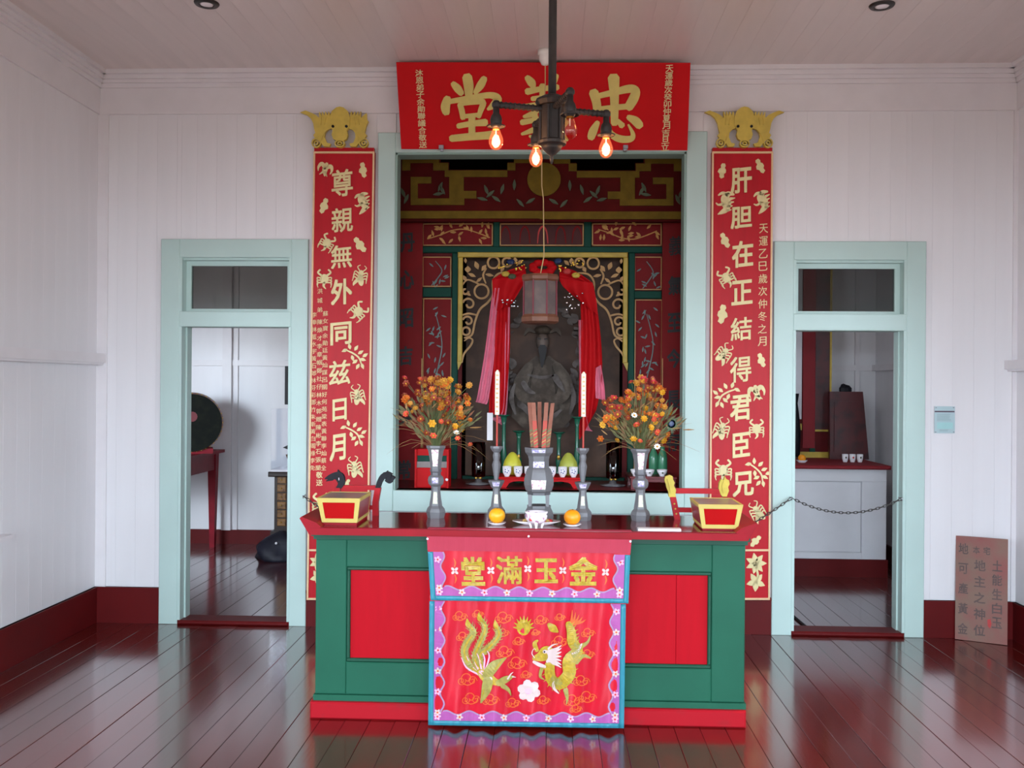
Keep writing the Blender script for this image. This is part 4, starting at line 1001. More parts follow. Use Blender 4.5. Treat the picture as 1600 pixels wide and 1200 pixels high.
# incense burner
Yb_ = 4.95; cx = 842; X = px(cx, 760, Yb_).x
t = thing('incense_burner', 'large pewter incense burner with shell inlay standing on a footed base', 'incense burner', (X, Yb_, ZT))
obj('rim', vl(M(), cx, [(22.2, 699), (22.2, 701), (21.2, 707), (17, 712), (16.2, 716)], Yb_), 'pewter', t)
obj('neck', vl(M(), cx, [(16.2, 716), (15.6, 719), (15.6, 730), (18.5, 733)], Yb_), 'pewter', t)
obj('belly', vl(M(), cx, [(18.5, 733), (20, 737), (23, 749), (23, 757), (20.5, 766), (17.5, 769)], Yb_), 'pewter', t)
obj('apron', vl(M(), cx, [(18, 769), (18, 772.5)], Yb_), 'pewter_d', t)
k = Yb_ / FPX
for (sx, sy) in ((-1, -1), (1, -1), (-1, 1), (1, 1)):
    z1_, z0_ = px(cx, 772, Yb_).z, px(cx, 790, Yb_).z
    lx, ly = X + sx * 13.5 * k, Yb_ + sy * 9.5 * k; r = .0085
    obj('leg', M().hexa([(lx - r, ly - r, z0_), (lx + r, ly - r, z0_), (lx + r, ly + r, z0_), (lx - r, ly + r, z0_), (lx - r * 1.25, ly - r, z1_), (lx + r * 1.25, ly - r, z1_), (lx + r * 1.25, ly + r, z1_), (lx - r * 1.25, ly + r, z1_)]), 'pewter', t)
obj('base', vl(M(), cx, [(18.5, 789), (18.5, 793), (21.5, 799), (23, 806), (22, 810)], Yb_, zbase=ZT), 'pewter', t)
obj('inlay', front_panel(M(), cx, 701.5, 706, 18 * .58, 17 * .58, 22.2, 21.6, Yb_), 'shell', t)
obj('inlay', front_panel(M(), cx, 720.5, 729.5, 8.6, 8.6, 15.6, 15.6, Yb_, .003), 'shell', t)
obj('inlay', front_panel(M(), cx, 748.5, 762.5, 11.4, 10.2, 23, 22.6, Yb_, .003), 'shellwarm', t)
obj('ash', M().lathe([(.066, px(cx, 700.5, Yb_).z), (.066, px(cx, 699, Yb_).z)], (X, Yb_, 0), 6), 'pewter_d', t)
random.seed(11)
for i, (xb_, xt_, yt_, dy) in enumerate(((833, 827.5, 629, .00), (838, 833.5, 629, -.02), (843, 843, 628, .02), (849, 854, 629, -.02), (855, 863.5, 630, .0))):
    zb = px(cx, 703, Yb_).z; a = px(xb_, 703, Yb_ + dy); b = px(xt_, yt_, Yb_ + dy); a.z = zb
    tt = thing('incense_bundle', ('outermost wrapped brown incense bundle in the burner, leaning towards the donation box', 'printed incense bundle with red and green wrapper next to the outermost leaning one', 'plain brown incense bundle standing upright in the middle of the burner', 'printed incense bundle with red and green wrapper right beside the upright plain one', 'wrapped brown incense bundle leaning most towards the vase with the peacock feather')[i], 'incense', a, group='incense bundles in the burner')
    def st(t0, t1, r, q):
        p0_, p1_ = a.lerp(b, t0), a.lerp(b, t1)
        return q.hexa([p0_ + Vector(v) for v in ((-r, -r, 0), (r, -r, 0), (r, r, 0), (-r, r, 0))] + [p1_ + Vector(v) for v in ((-r, -r, 0), (r, -r, 0), (r, r, 0), (-r, r, 0))])
    obj('sticks', st(0, 1, .0105, M()), 'incense', tt)
    if i != 2:
        wr = obj('wrapper', st(.02, .62 if i in (1, 3) else .45, .0112, M()), 'incprint' if i in (1, 3) else 'incense', tt)
        for j in range(5):
            p = a.lerp(b, .08 + j * .075); q = M().hexa([p + Vector(v) for v in ((-.0116, -.0125, 0), (.0116, -.0125, .014), (.0116, -.011, .014), (-.0116, -.011, 0), (-.0116, -.0125, .005), (.0116, -.0125, .019), (.0116, -.011, .019), (-.0116, -.011, .005))])
            obj('printed_stripe', q, ('incgreen', 'incyellow')[j % 2], wr)
# oranges on dishes
for cx, cy, yb_, m_, lab in ((776.5, 805, 820, 'orange', 'pale yellow orange on a small white dish in front of the altar'), (894, 807.5, 822.5, 'orange2', 'deep orange fruit on a small white dish in front of the altar')):
    c = pz(cx, yb_, ZT); k = c.y / FPX
    r = 13.0 * k
    obj('dish', M().lathe([(8 * k, 0), (9 * k, .002), (14.2 * k, .012), (14.2 * k, .0145), (9 * k, .006), (.001, .005)], c, 24), 'porcelain', None, 'small white porcelain dish under the ' + ('pale yellow orange' if m_ == 'orange' else 'deep orange fruit'), 'dish', 'small dishes under the oranges', smooth=True)
    f_ = thing('orange', lab, 'orange', c + Vector((0, 0, .0075)), group='oranges offered on the altar')
    obj('fruit', M().ball(c + Vector((0, 0, .0075 + r * .93)), r, 24, 1, 1, .93), m_, f_, smooth=True)
    obj('stem_end', M().lathe([(.005, 0), (.003, .002)], c + Vector((.002, -.004, .007 + r * 1.85)), 8), 'stem', f_)
# plate with food, footed bowl
c = pz(838, 816, ZT); k = c.y / FPX
c.y = 4.80; c.x = px(838, 815, c.y).x
obj('plate', M().lathe([(20 * k, 0), (22 * k, .003), (37 * k, .018), (37 * k, .021), (22 * k, .008), (.001, .006)], c, 36, sy=.5), 'porcelain', None, 'wide white porcelain plate of snacks behind the footed bowl', 'plate', smooth=True)
random.seed(4)
for i in range(16):
    a = random.uniform(0, 2 * PI); rr = random.uniform(.5, .95) * 27 * k
    ppos = c + Vector((math.cos(a) * rr, math.sin(a) * rr * .5, .0205)); obj('snack', M().ball(ppos, .011, 8, random.uniform(.8, 1.4), 1, .8, random.random() * 3), 'food' if i % 4 else 'redglaze', None, 'small brown snack piece lying on the wide white plate' if i % 4 else 'small dark red snack piece lying on the wide white plate', 'snack', 'snacks on the plate', smooth=True)
c = pz(838, 824, ZT); c.y = 4.68; k = c.y / FPX; c.x = px(838, 812, c.y).x
bw = thing('footed_bowl', 'white porcelain tripod bowl with pink flower pattern and red spot', 'bowl', c)
obj('bowl', M().lathe([(7 * k, .022), (14 * k, .034), (17 * k, .05), (17.5 * k, .066), (16 * k, .07), (17 * k, .076), (17.5 * k, .083), (15.5 * k, .083), (14 * k, .06), (.001, .04)], c, 24), 'porcelain_pat', bw, smooth=True)
obj('rim', M().lathe([(17.2 * k, .076), (18 * k, .079), (18 * k, .085), (15.6 * k, .085)], c, 24, cap=False), 'porcelain', bw, smooth=True)
for a in (-PI / 2, PI / 6, 5 * PI / 6):
    p0_ = c + Vector((math.cos(a) * .036, math.sin(a) * .036, .036)); p1_ = c + Vector((math.cos(a) * .03, math.sin(a) * .03, 0))
    obj('foot', M().tube([p0_, p0_.lerp(p1_, .5) + Vector((math.cos(a) * .003, math.sin(a) * .003, 0)), p1_], [.011, .007, .005], 8), 'porcelain', bw)
obj('red_spot', M().ball(c + Vector((-.026, -.046, .05)), .009, 8, 1, .35, 1), 'redglaze', bw)
# white card
z1_ = ZT + .012; f0 = pz(1000, 834.5, ZT); f1 = pz(1070, 837, ZT); yk = pz(1030, 824, z1_).y
obj('white_card', M().cbox(f0.x, f1.x, max(YT + .012, f0.y), yk, ZT, z1_, .002), 'card', None, 'flat white card lying on the glossy altar top', 'card')
# offering trays
def tray(lab, TL, TR, BL, BR, backY, side, lab2):
    Yf = 4.69
    a, b, c, d = px(*TL, Yf), px(*TR, Yf), px(*BL, Yf), px(*BR, Yf)
    z1_, z0_ = (a.z + b.z) / 2, (c.z + d.z) / 2; xt0, xt1, xb0, xb1 = a.x, b.x, c.x, d.x
    t = thing('offering_tray', lab, 'tray', ((xt0 + xt1) / 2, (Yf + backY) / 2, ZT))
    obj('base', M().box(xb0 + .004, xb1 - .004, Yf + .01, backY - .01, ZT, z0_), 'altar_edge', t)
    def fm(s0, s1, t0, t1, y0, y1, q):       # s across 0..1, t up 0..1
        def P(s, tt, y): return Vector((lerp(lerp(xb0, xb1, s), lerp(xt0, xt1, s), tt), y, lerp(z0_, z1_, tt)))
        return q.hexa([P(s0, t0, y0), P(s1, t0, y0), P(s1, t0, y1), P(s0, t0, y1), P(s0, t1, y0), P(s1, t1, y0), P(s1, t1, y1), P(s0, t1, y1)])
    for (y0, y1) in ((Yf, Yf + .014), (backY - .014, backY)):
        q = M(); fm(0, 1, .82, 1, y0, y1, q); fm(0, 1, 0, .16, y0, y1, q); fm(0, .11, .16, .82, y0, y1, q); fm(.89, 1, .16, .82, y0, y1, q)
        obj('frame', q, 'trayyellow', t)
        obj('end_panel', fm(.11, .89, .16, .82, y0 + .003, y1 - .003, M()), 'trayred', t)
    for s0, s1 in ((0, .04), (.96, 1)):
        sp = obj('side_panel', fm(s0, s1, .14, .86, Yf + .014, backY - .014, M()), 'trayside', t)
        obj('side_rail', fm(s0 - .004, s1 + .004, .86, 1, Yf + .014, backY - .014, M()), 'trayyellow', sp)
        obj('side_rail', fm(s0 - .004, s1 + .004, 0, .14, Yf + .014, backY - .014, M()), 'trayyellow', sp)
    obj('lid', fm(.04, .96, .93, .985, Yf + .014, backY - .014, M()), 'traywood', t)
    return t
tray('yellow-edged red offering tray in front of the black dragon-headed rack', (495, 778), (562.5, 779), (503, 816), (558, 817), 4.98, 1, '')
tray('yellow-edged red offering tray in front of the yellow-headed rack', (1091, 788), (1161.5, 789), (1097, 826), (1153, 826), 4.98, -1, '')
# racks with carved heads
def rack(lab, posts, bars, headm, Y, kind):
    x0 = px(posts[0][0][0], 800, Y).x; x1 = px(posts[1][0][0], 800, Y).x
    t = thing('dragon_rack', lab, 'rack', ((x0 + x1) / 2, Y, ZT))
    for pts in posts:
        P = [px(x, y, Y) for x, y in pts]; P[-1].z = ZT
        q = M()
        for i in range(len(P) - 1):
            a, b = P[i + 1], P[i]; r = .016
            q.hexa([a + Vector(v) for v in ((-r, -.018, 0), (r, -.018, 0), (r, .018, 0), (-r, .018, 0))] + [b + Vector(v) for v in ((-r, -.018, 0), (r, -.018, 0), (r, .018, 0), (-r, .018, 0))])
        po = obj('post', q, 'rackred', t)
        a, b = P[0], P[-1]
        if kind == 'yellow':
            for j in range(3):
                p = a.lerp(b, .3 + j * .22); obj('gold_stud', M().ball(p + Vector((0, -.018, 0)), .0055, 6), 'headyellow', po)
    for (xa, ya_, xb2, yb2) in bars: obj('crossbar', M().pbox(xa, ya_, xb2, yb2, Y - .012, .024), 'rackred', t)
    return t
YRK = 5.06
r1 = rack('red rack with two black carved dragon heads behind a tray', [[(528, 762), (524, 785), (521, 808)], [(591, 762), (587, 785), (587, 808)]], [(528, 758.5, 588, 765.5), (524, 790, 587, 796)], 'black', YRK, 'black')
def head_black(neck, sg, t):
    f = lambda u, v, d: px(460 + u / 8, 720 + v / 8, YRK) - Vector((0, d - .012, 0))
    q = M().ribbon(neck, f, .026)
    h = obj('neck', q, 'black', t)
    return h
f8 = lambda u, v, d: px(460 + u / 8, 720 + v / 8, YRK) - Vector((0, d - .014, 0))
h = obj('dragon_head', M().ribbon([(1045, 340, 58), (1070, 260, 62), (1110, 195, 70), (1165, 185, 100), (1205, 215, 100), (1250, 210, 30)], f8, .030), 'black', r1)
obj('horn', M().ribbon([(1150, 160, 30), (1165, 125, 8)], f8, .024).ribbon([(1110, 175, 24), (1118, 145, 6)], f8, .024), 'black', h)
obj('jaw', M().ribbon([(1150, 240, 40), (1190, 268, 30), (1225, 262, 12)], f8, .024), 'black', h)
h = obj('dragon_head', M().ribbon([(555, 340, 58), (590, 280, 80), (570, 205, 110), (520, 185, 90), (450, 200, 60), (395, 220, 20)], f8, .030), 'black', r1)
obj('horn', M().ribbon([(560, 150, 30), (545, 115, 8)], f8, .024), 'black', h)
obj('jaw', M().ribbon([(480, 230, 30), (430, 240, 24), (400, 252, 8)], f8, .024), 'black', h)
obj('tusk', M().ribbon([(565, 210, 8), (566, 238, 5)], f8, .034), 'porcelain', h)
r2 = rack('red rack with two yellow carved heads and a studded post', [[(1051, 776), (1054, 790), (1058, 809)], [(1133, 776), (1135, 790), (1137, 809)]], [(1053, 763.5, 1128, 771.5), (1057, 794, 1137, 801)], 'headyellow', YRK, 'yellow')
f6 = lambda u, v, d: px(980 + u / 6.667, 720 + v / 6.667, YRK) - Vector((0, d - .014, 0))
h = obj('carved_head', M().prism([(385, 200), (395, 160), (440, 145), (470, 160), (475, 195), (492, 225), (482, 255), (506, 300), (498, 345), (505, 370), (455, 388), (430, 370), (425, 320), (405, 270), (400, 240)], f6, 0, .030), 'headyellow', r2)
obj('mane', M().ribbon([(420, 190, 12), (440, 250, 16), (450, 330, 8)], f6, .036), 'headyellow', h)
h = obj('carved_head', M().prism([(1000, 200), (1015, 160), (1025, 185), (1055, 200), (1062, 240), (1045, 270), (1055, 310), (1030, 370), (985, 368), (965, 340), (950, 290), (955, 230), (975, 190)], f6, 0, .030), 'headyellow', r2)
obj('mane', M().ribbon([(1005, 210, 12), (990, 260, 16), (1000, 330, 8)], f6, .036), 'headyellow', h)

# ================================================================== FLOWERS
FM = ['fl_orange', 'fl_rust', 'fl_yellow', 'fl_coral', 'fl_red', 'ochre', 'fl_white']
FMESH = {}
def blossom_mesh(mname, np_, style):
    key = (mname, np_, style)
    if key in FMESH: return FMESH[key]
    q = M()
    for k in range(np_):
        a = 2 * PI * k / np_; ca, sa = math.cos(a), math.sin(a); wd = PI / np_ * 1.1
        up_ = .35 if style == 0 else .8
        q.add([(ca * .15, sa * .15, 0), (math.cos(a - wd) * .7, math.sin(a - wd) * .7, up_ * .35), (ca * 1.0, sa * 1.0, up_ * .4), (math.cos(a + wd) * .7, math.sin(a + wd) * .7, up_ * .35)], [(0, 1, 2, 3)])
    q.ball((0, 0, .12), .3, 6, 1, 1, .6)
    if style == 1:
        for k in range(np_):
            a = 2 * PI * (k + .5) / np_; ca, sa = math.cos(a), math.sin(a)
            q.add([(ca * .05, sa * .05, .1), (math.cos(a - .4) * .45, math.sin(a - .4) * .45, .55), (ca * .65, sa * .65, .7), (math.cos(a + .4) * .45, math.sin(a + .4) * .45, .55)], [(0, 1, 2, 3)])
    me = bpy.data.meshes.new('blossom'); me.from_pydata(q.v, [], q.f); me.update()
    me.materials.append(MATS[mname]); me.materials.append(MATS['fl_center'])
    for p in me.polygons[np_:np_ + 18]: p.material_index = 1
    FMESH[key] = me; return me
def bouquet(lab, cx, ytop, spread, specials, seed):
    random.seed(seed)
    base = px(cx, ytop + 6, YV)
    t = thing('flower_bouquet', lab, 'flowers', base, group='flower bouquets in the altar vases')
    def bl(P, r, mname, np_, style, tilt):
        o = bpy.data.objects.new('blossom', blossom_mesh(mname, np_, style)); COL.objects.link(o); o.parent = t
        o.location = P - base; o.scale = (r, r, r)
        d = Vector((random.uniform(-.5, .5), -1 + random.uniform(0, .6), tilt)).normalized()
        o.rotation_euler = d.to_track_quat('Z', 'Y').to_euler()
    heads = []
    for (x0, x1, y0, y1, nn, cols) in spread:
        for i in range(int(nn * 1.5)):
            x, y = random.uniform(x0, x1), random.uniform(y0, y1); heads.append((x, y, random.choice(cols), random.uniform(4.2, 7.6)))
    for s_ in specials: heads.append(s_)
    stems = M(); 
    for (x, y, mname, r) in heads:
        Y = YV + random.uniform(-.10, .10) - (.05 if mname == 'fl_white' else 0)
        P = px(x, y, Y)
        bl(P, r * Y / FPX, mname, random.choice((6, 8, 9)), random.choice((0, 1)), random.uniform(.1, .9))
        b0 = base + Vector((random.uniform(-.02, .02), random.uniform(-.02, .02), 0))
        mid = b0.lerp(P, .5) + Vector((-(P.x - b0.x) * .25, 0, .02))
        stems.tube([b0, mid, P], .0012, 3)
    obj('stems', stems, 'stem', t, kind='stuff')
    g_ = M()
    for i in range(64):
        a = random.uniform(-1.1, 1.1) if i < 52 else random.choice((-1, 1)) * random.uniform(1.0, 1.7); l = random.uniform(.12, .34); dy = random.uniform(-.12, .12)
        P0 = base; P1 = base + Vector((math.sin(a) * l * .5, dy * .5, abs(math.cos(a)) * l * .6 + .03)); P2 = base + Vector((math.sin(a) * l, dy, math.cos(a) * l * .9 + random.uniform(-.04, .03)))
        sp = spline([tuple(P0), tuple(P1), tuple(P2)], 3); g_.tube(sp, [.0008] * (len(sp) - 1) + [.0003], 3)
    obj('grass_blades', g_, 'drygrass', t, kind='stuff')
    g_ = M()
    for i in range(190):
        a = random.uniform(-.95, .95); l = random.uniform(.05, .27); dy = random.uniform(-.07, .07)
        P = base + Vector((math.sin(a) * l, dy, math.cos(a) * l)); d = Vector((math.sin(a), dy * 3, math.cos(a))).normalized(); s_ = d.cross(Vector((0, 1, 0))).normalized() * .006
        g_.add([P, P + d * .025 + s_, P + d * .06, P + d * .025 - s_], [(0, 1, 2, 3)])
    obj('leaves', g_, 'foliage', t, kind='stuff')
    for i in range(7):
        a = random.uniform(-1.1, 1.1); l = random.uniform(.2, .3); P1 = base + Vector((math.sin(a) * l, random.uniform(-.1, 0), math.cos(a) * l)); d = Vector((math.sin(a + .5), 0, math.cos(a + .5) * .5))
        obj('seed_head', M().tube([P1, P1 + d * .03, P1 + d * .06], [.002, .0045, .001], 5), 'drygrass', t)
    return t, base
WO = ['fl_orange', 'fl_orange', 'fl_rust', 'fl_rust', 'fl_yellow', 'ochre', 'ochre']
bouquet('loose autumn flower bouquet in the vase in front of the red donation box', 681, 696,
        [(662, 705, 592, 630, 26, WO), (632, 662, 595, 645, 12, ['fl_rust', 'ochre', 'fl_orange', 'drygrass']), (690, 735, 600, 660, 20, WO), (655, 725, 630, 680, 14, ['fl_yellow', 'fl_orange', 'fl_rust']), (655, 690, 588, 600, 6, ['ochre', 'fl_rust'])],
        [(677, 681, 'fl_coral', 6.6), (713, 677, 'fl_white', 5.8), (715, 685, 'fl_coral', 5), (711, 666, 'fl_yellow', 5.6), (721, 672, 'fl_yellow', 5.6), (658, 675, 'fl_yellow', 5.2), (681, 663, 'fl_yellow', 4.8), (689, 659, 'fl_coral', 5), (697, 640, 'fl_red', 5.5), (632, 591, 'fl_red', 5), (656, 593, 'fl_coral', 5), (635, 647, 'fl_coral', 6), (735, 695, 'fl_coral', 4.5)], 21)
t2, b2 = bouquet('dense autumn flower bouquet with a peacock feather in the vase near the studded rack', 1000.5, 702,
        [(975, 1040, 605, 650, 30, WO), (945, 985, 620, 660, 16, ['fl_rust', 'fl_red', 'fl_orange']), (990, 1050, 640, 690, 16, ['fl_yellow', 'fl_orange', 'fl_coral', 'ochre']), (985, 1030, 590, 612, 9, ['fl_red', 'fl_rust', 'ochre']), (938, 965, 650, 690, 6, ['fl_yellow', 'fl_orange'])],
        [(991, 649, 'fl_white', 5.6), (996, 657, 'fl_white', 5.4), (1027, 698, 'fl_white', 5.6), (1017, 668, 'fl_yellow', 6), (1025, 687, 'fl_yellow', 6), (1028, 676, 'fl_coral', 6), (1017, 690, 'fl_coral', 6.4), (990, 687, 'fl_yellow', 6.5), (1001, 645, 'fl_coral', 7), (1021, 598, 'fl_red', 6), (955, 634, 'fl_red', 5), (1024, 660, 'fl_yellow', 5), (1034, 650, 'fl_red', 5)], 22)
e = px(1049, 662, YV - .04); q = M()
for k in range(46):
    a = 2 * PI * k / 46; l = random.uniform(.03, .052); d = Vector((math.cos(a), 0, math.sin(a) * 1.1)); s_ = Vector((-math.sin(a), 0, math.cos(a))) * .003
    q.add([e - s_, e + s_, e + d * l + Vector((.006, 0, -.004))], [(0, 1, 2)])
q.tube([b2, b2.lerp(e, .6) + Vector((.01, 0, -.03)), e], .0013, 4)
pf = obj('peacock_feather', q, 'peacock', t2)
obj('feather_eye', M().ball(e + Vector((0, -.004, 0)), .014, 10, 1, .2, 1.15), 'peacockeye', pf)
obj('feather_ring', M().lathe([(.023, -.002), (.023, .0), (.015, .0)], e, 12, axis='y', cap=False), 'greenglaze', pf)

# ================================================================== NICHE
ZN = NI[2]
SY = 7.3
scr = thing('altar_screen', 'carved red green and gold altar screen filling the back of the niche', 'screen', ((NI[0] + NI[1]) / 2, SY, ZN))
def sbox(name, x0, y0, x1, y1, Y, th, m, parent=scr, ch=0): return obj(name, M().pbox(x0, y0, x1, y1, Y, th, ch), m, parent)
# backing with the arch left open
q = M(); q.pbox(604, 330, 722, 775, SY + .03, .02); q.pbox(973, 330, 1088, 775, SY + .03, .02); q.pbox(722, 330, 973, 401, SY + .03, .02)
obj('backing', q, 'shrinered_d', scr)
pl_ = plane(SY)
# upper row
for a, b in ((660, 770), (781, 912), (925, 1034)):
    m_ = 'shrinered' if a != 781 else 'nichewall'
    p = sbox('panel', a, 349, b, 384, SY + .015, .02, m_)
    q = M(); w_ = 1.6
    q.pbox(a, 349, b, 349 + w_, SY + .008, .01); q.pbox(a, 384 - w_, b, 384, SY + .008, .01); q.pbox(a, 349, a + w_, 384, SY + .008, .01); q.pbox(b - w_, 349, b, 384, SY + .008, .01)
    obj('gold_fillet', q, 'shrinetan', p)
random.seed(8)
for a, b in ((668, 765), (935, 1026)):
    lm = plane(SY + .012)
    q = M(); pts = [(a + (b - a) * t, 366 + 8 * math.sin(t * 5 + a), 1.6) for t in (0, .2, .4, .6, .8, 1)]
    q.ribbon(pts, lm, .003); br = obj('painted_branch', q, 'leafgold', scr)
    for i in range(26):
        x = random.uniform(a, b); y = 364 + random.uniform(-12, 12); an = random.uniform(0, 6.3)
        obj('painted_leaf', M().ribbon([(x, y, 1), (x + math.cos(an) * 4, y + math.sin(an) * 4, 4), (x + math.cos(an) * 9, y + math.sin(an) * 9, .5)], lm, .003 + .0002 * i, n=2), 'leafgold', br)
for x in (790, 820, 848, 876, 902):
    obj('painted_scroll', M().ribbon([(x - 8, 380, 1.5), (x - 6, 362, 2.5), (x, 354, 3), (x + 6, 362, 2.5), (x + 8, 380, 1.5)], plane(SY + .012), .003), 'shrinered' if x != 848 else 'fl_red', scr)
sbox('mullion', 770.5, 346, 780.5, 388, SY, .035, 'shrinegreen', ch=.006); sbox('mullion', 912.5, 346, 924.5, 388, SY, .035, 'shrinegreen', ch=.006)
sbox('beam', 658, 385, 1036, 395, SY - .004, .04, 'shrinegreen', ch=.006)
# posts and side panels
sbox('post', 705, 395, 715, 772, SY - .002, .04, 'shrinegreen', ch=.006); sbox('post', 981, 395, 991, 772, SY - .002, .04, 'shrinegreen', ch=.006)
for a, b, lst in ((660, 705, ((401, 448), (466, 772))), (991, 1034, ((401, 453), (468, 772)))):
    for y0, y1 in lst:
        p = sbox('panel', a, y0, b, y1, SY + .015, .02, 'shrinered'); q = M(); w_ = 1.4
        q.pbox(a, y0, b, y0 + w_, SY + .008, .01); q.pbox(a, y1 - w_, b, y1, SY + .008, .01); q.pbox(a, y0, a + w_, y1, SY + .008, .01); q.pbox(b - w_, y0, b, y1, SY + .008, .01)
        obj('gold_fillet', q, 'shrinetan', p)
        lm = plane(SY + .012); xm = (a + b) / 2
        h_ = min(y1, 620) - y0
        q = M().ribbon([(xm - 8, y0 + h_ * .95, 1.2), (xm + 2, y0 + h_ * .7, 1.6), (xm + 8, y0 + h_ * .45, 1.4), (xm - 2, y0 + h_ * .15, 1)], lm, .003); br = obj('painted_branch', q, 'leafblue', scr)
        for i in range(int(h_ / 5)):
            x = xm + random.uniform(-15, 15); y = y0 + random.uniform(.08, .95) * h_; an = random.uniform(0, 6.3)
            obj('painted_leaf', M().ribbon([(x, y, .8), (x + math.cos(an) * 4, y + math.sin(an) * 4, 2.6), (x + math.cos(an) * 8, y + math.sin(an) * 8, .4)], lm, .003 + .0002 * i, n=2), 'leafblue', br)
sbox('rail', 660, 449, 705, 464, SY, .03, 'shrinegreen', ch=.006); sbox('rail', 991, 454.5, 1034, 466.5, SY, .03, 'shrinegreen', ch=.006)
# gilded frame and lattice brackets
FY = SY - .02
sbox('gilded_bar', 715, 394, 981, 402, FY, .03, 'shrinegold', ch=.005)
q = M().pbox(715, 402, 722.5, 565, FY, .03, .005); q.prism([(715, 565), (722.5, 565), (716, 578)], plane(FY + .02), 0, .02); obj('gilded_bar', q, 'shrinegold', scr)
q = M().pbox(973.5, 402, 981, 567, FY, .03, .005); q.prism([(973.5, 567), (981, 567), (980, 580)], plane(FY + .02), 0, .02); obj('gilded_bar', q, 'shrinegold', scr)
sbox('lower_rail', 722, 745, 976, 756, SY + .0, .03, 'shrinegreen', ch=.005)
def ring(q, f, cx, cy, r, wd, d, a0=0, a1=2 * PI, grow=1.0):
    n_ = 14; q.ribbon([(cx + math.cos(lerp(a0, a1, i / n_)) * r * lerp(1, grow, i / n_), cy + math.sin(lerp(a0, a1, i / n_)) * r * lerp(1, grow, i / n_), wd) for i in range(n_ + 1)], f, d, n=2, cap=False)
for sg in (0, 1):
    f0_ = zm(620, 320, 4, FY + .02)
    f = f0_ if sg == 0 else (lambda u, v, d: f0_(920 * 2 - u - 8, v + 4, d))     # mirrored about the arch's axis
    q = M()
    q.ribbon([(408, 985, 9), (422, 930, 11), (462, 880, 12), (474, 845, 10), (450, 832, 9), (424, 850, 8)], f, .014)
    q.ribbon([(424, 832, 10), (470, 812, 12), (490, 730, 12), (520, 655, 13), (570, 610, 13), (600, 560, 10), (600, 480, 12), (640, 430, 12), (720, 425, 10)], f, .016)
    for (x, y, r, a0, a1, gr) in ((605, 362, 36, 0, 6.28, 1), (530, 542, 44, 0, 6.28, 1), (452, 622, 40, 3.4, 9.4, .35), (446, 728, 34, 3.4, 9.2, .35), (434, 790, 24, 0, 6.28, 1), (428, 540, 22, 0, 5, .5), (690, 360, 28, 0, 6.28, 1)): ring(q, f, x, y, r, 12, .013, a0, a1, gr)
    q.ribbon([(412, 690, 10), (450, 680, 12), (500, 690, 10)], f, .012); q.ribbon([(520, 500, 9), (480, 480, 11), (440, 470, 9), (412, 500, 8)], f, .012)
    q.ribbon([(560, 400, 8), (540, 440, 12), (556, 490, 9)], f, .012)
    lt = obj('lattice_bracket', q, 'shrinetan', scr)
    for (x, y, a, l, w_) in ((445, 405, 1.6, 40, 40), (430, 350, 1.5, 30, 18), (500, 380, 1.2, 50, 30), (545, 395, 2.2, 44, 26), (425, 460, 1.0, 40, 24), (470, 440, .4, 50, 22), (515, 470, 5.6, 44, 18), (660, 400, 2.0, 40, 26), (740, 350, 1.6, 40, 30), (450, 560, .6, 30, 18), (770, 360, 2.4, 40, 24), (580, 440, .2, 50, 20)):
        obj('lattice_leaf', M().ribbon([(x - math.cos(a) * l * .5, y - math.sin(a) * l * .5, 4), (x, y, w_), (x + math.cos(a) * l * .5, y + math.sin(a) * l * .5, 3)], f, .016, n=3), 'shrinetan', lt)
# niche couplet boards
for k, (a, b, txt) in enumerate(((619, 659, (('丹', 637, 379), ('心', 636, 437), ('昭', 635, 497), ('吉', 634, 556), ('英', 633, 650), ('常', 631, 734))), (1034, 1072, (('義', 1056, 384), ('氣', 1055, 446), ('至', 1054, 504), ('今', 1053, 560), ('長', 1052, 625), ('存', 1052, 690))))):
    t = thing('niche_couplet', ('dark red niche board with black characters, behind the donation box', 'dark red niche board with black characters, behind the green bottles')[k], 'hanging board', (px((a + b) / 2, 768, 7.18).x, 7.18, ZN))
    q = M().pbox(a, 348, b, 766, 7.18, .02); zb = ZN
    obj('panel', q, 'shrinered', t)
    obj('edge_strip', M().pbox(b - 1.2 if k == 0 else a, 560, b if k == 0 else a + 1.2, 766, 7.176, .004), 'shrinetan', t)
    for ch, x, y in txt: obj('large_character', chars(M(), ch, x, y, 22, 30, plane(7.18), .004, .03, .05), 'ink', t)
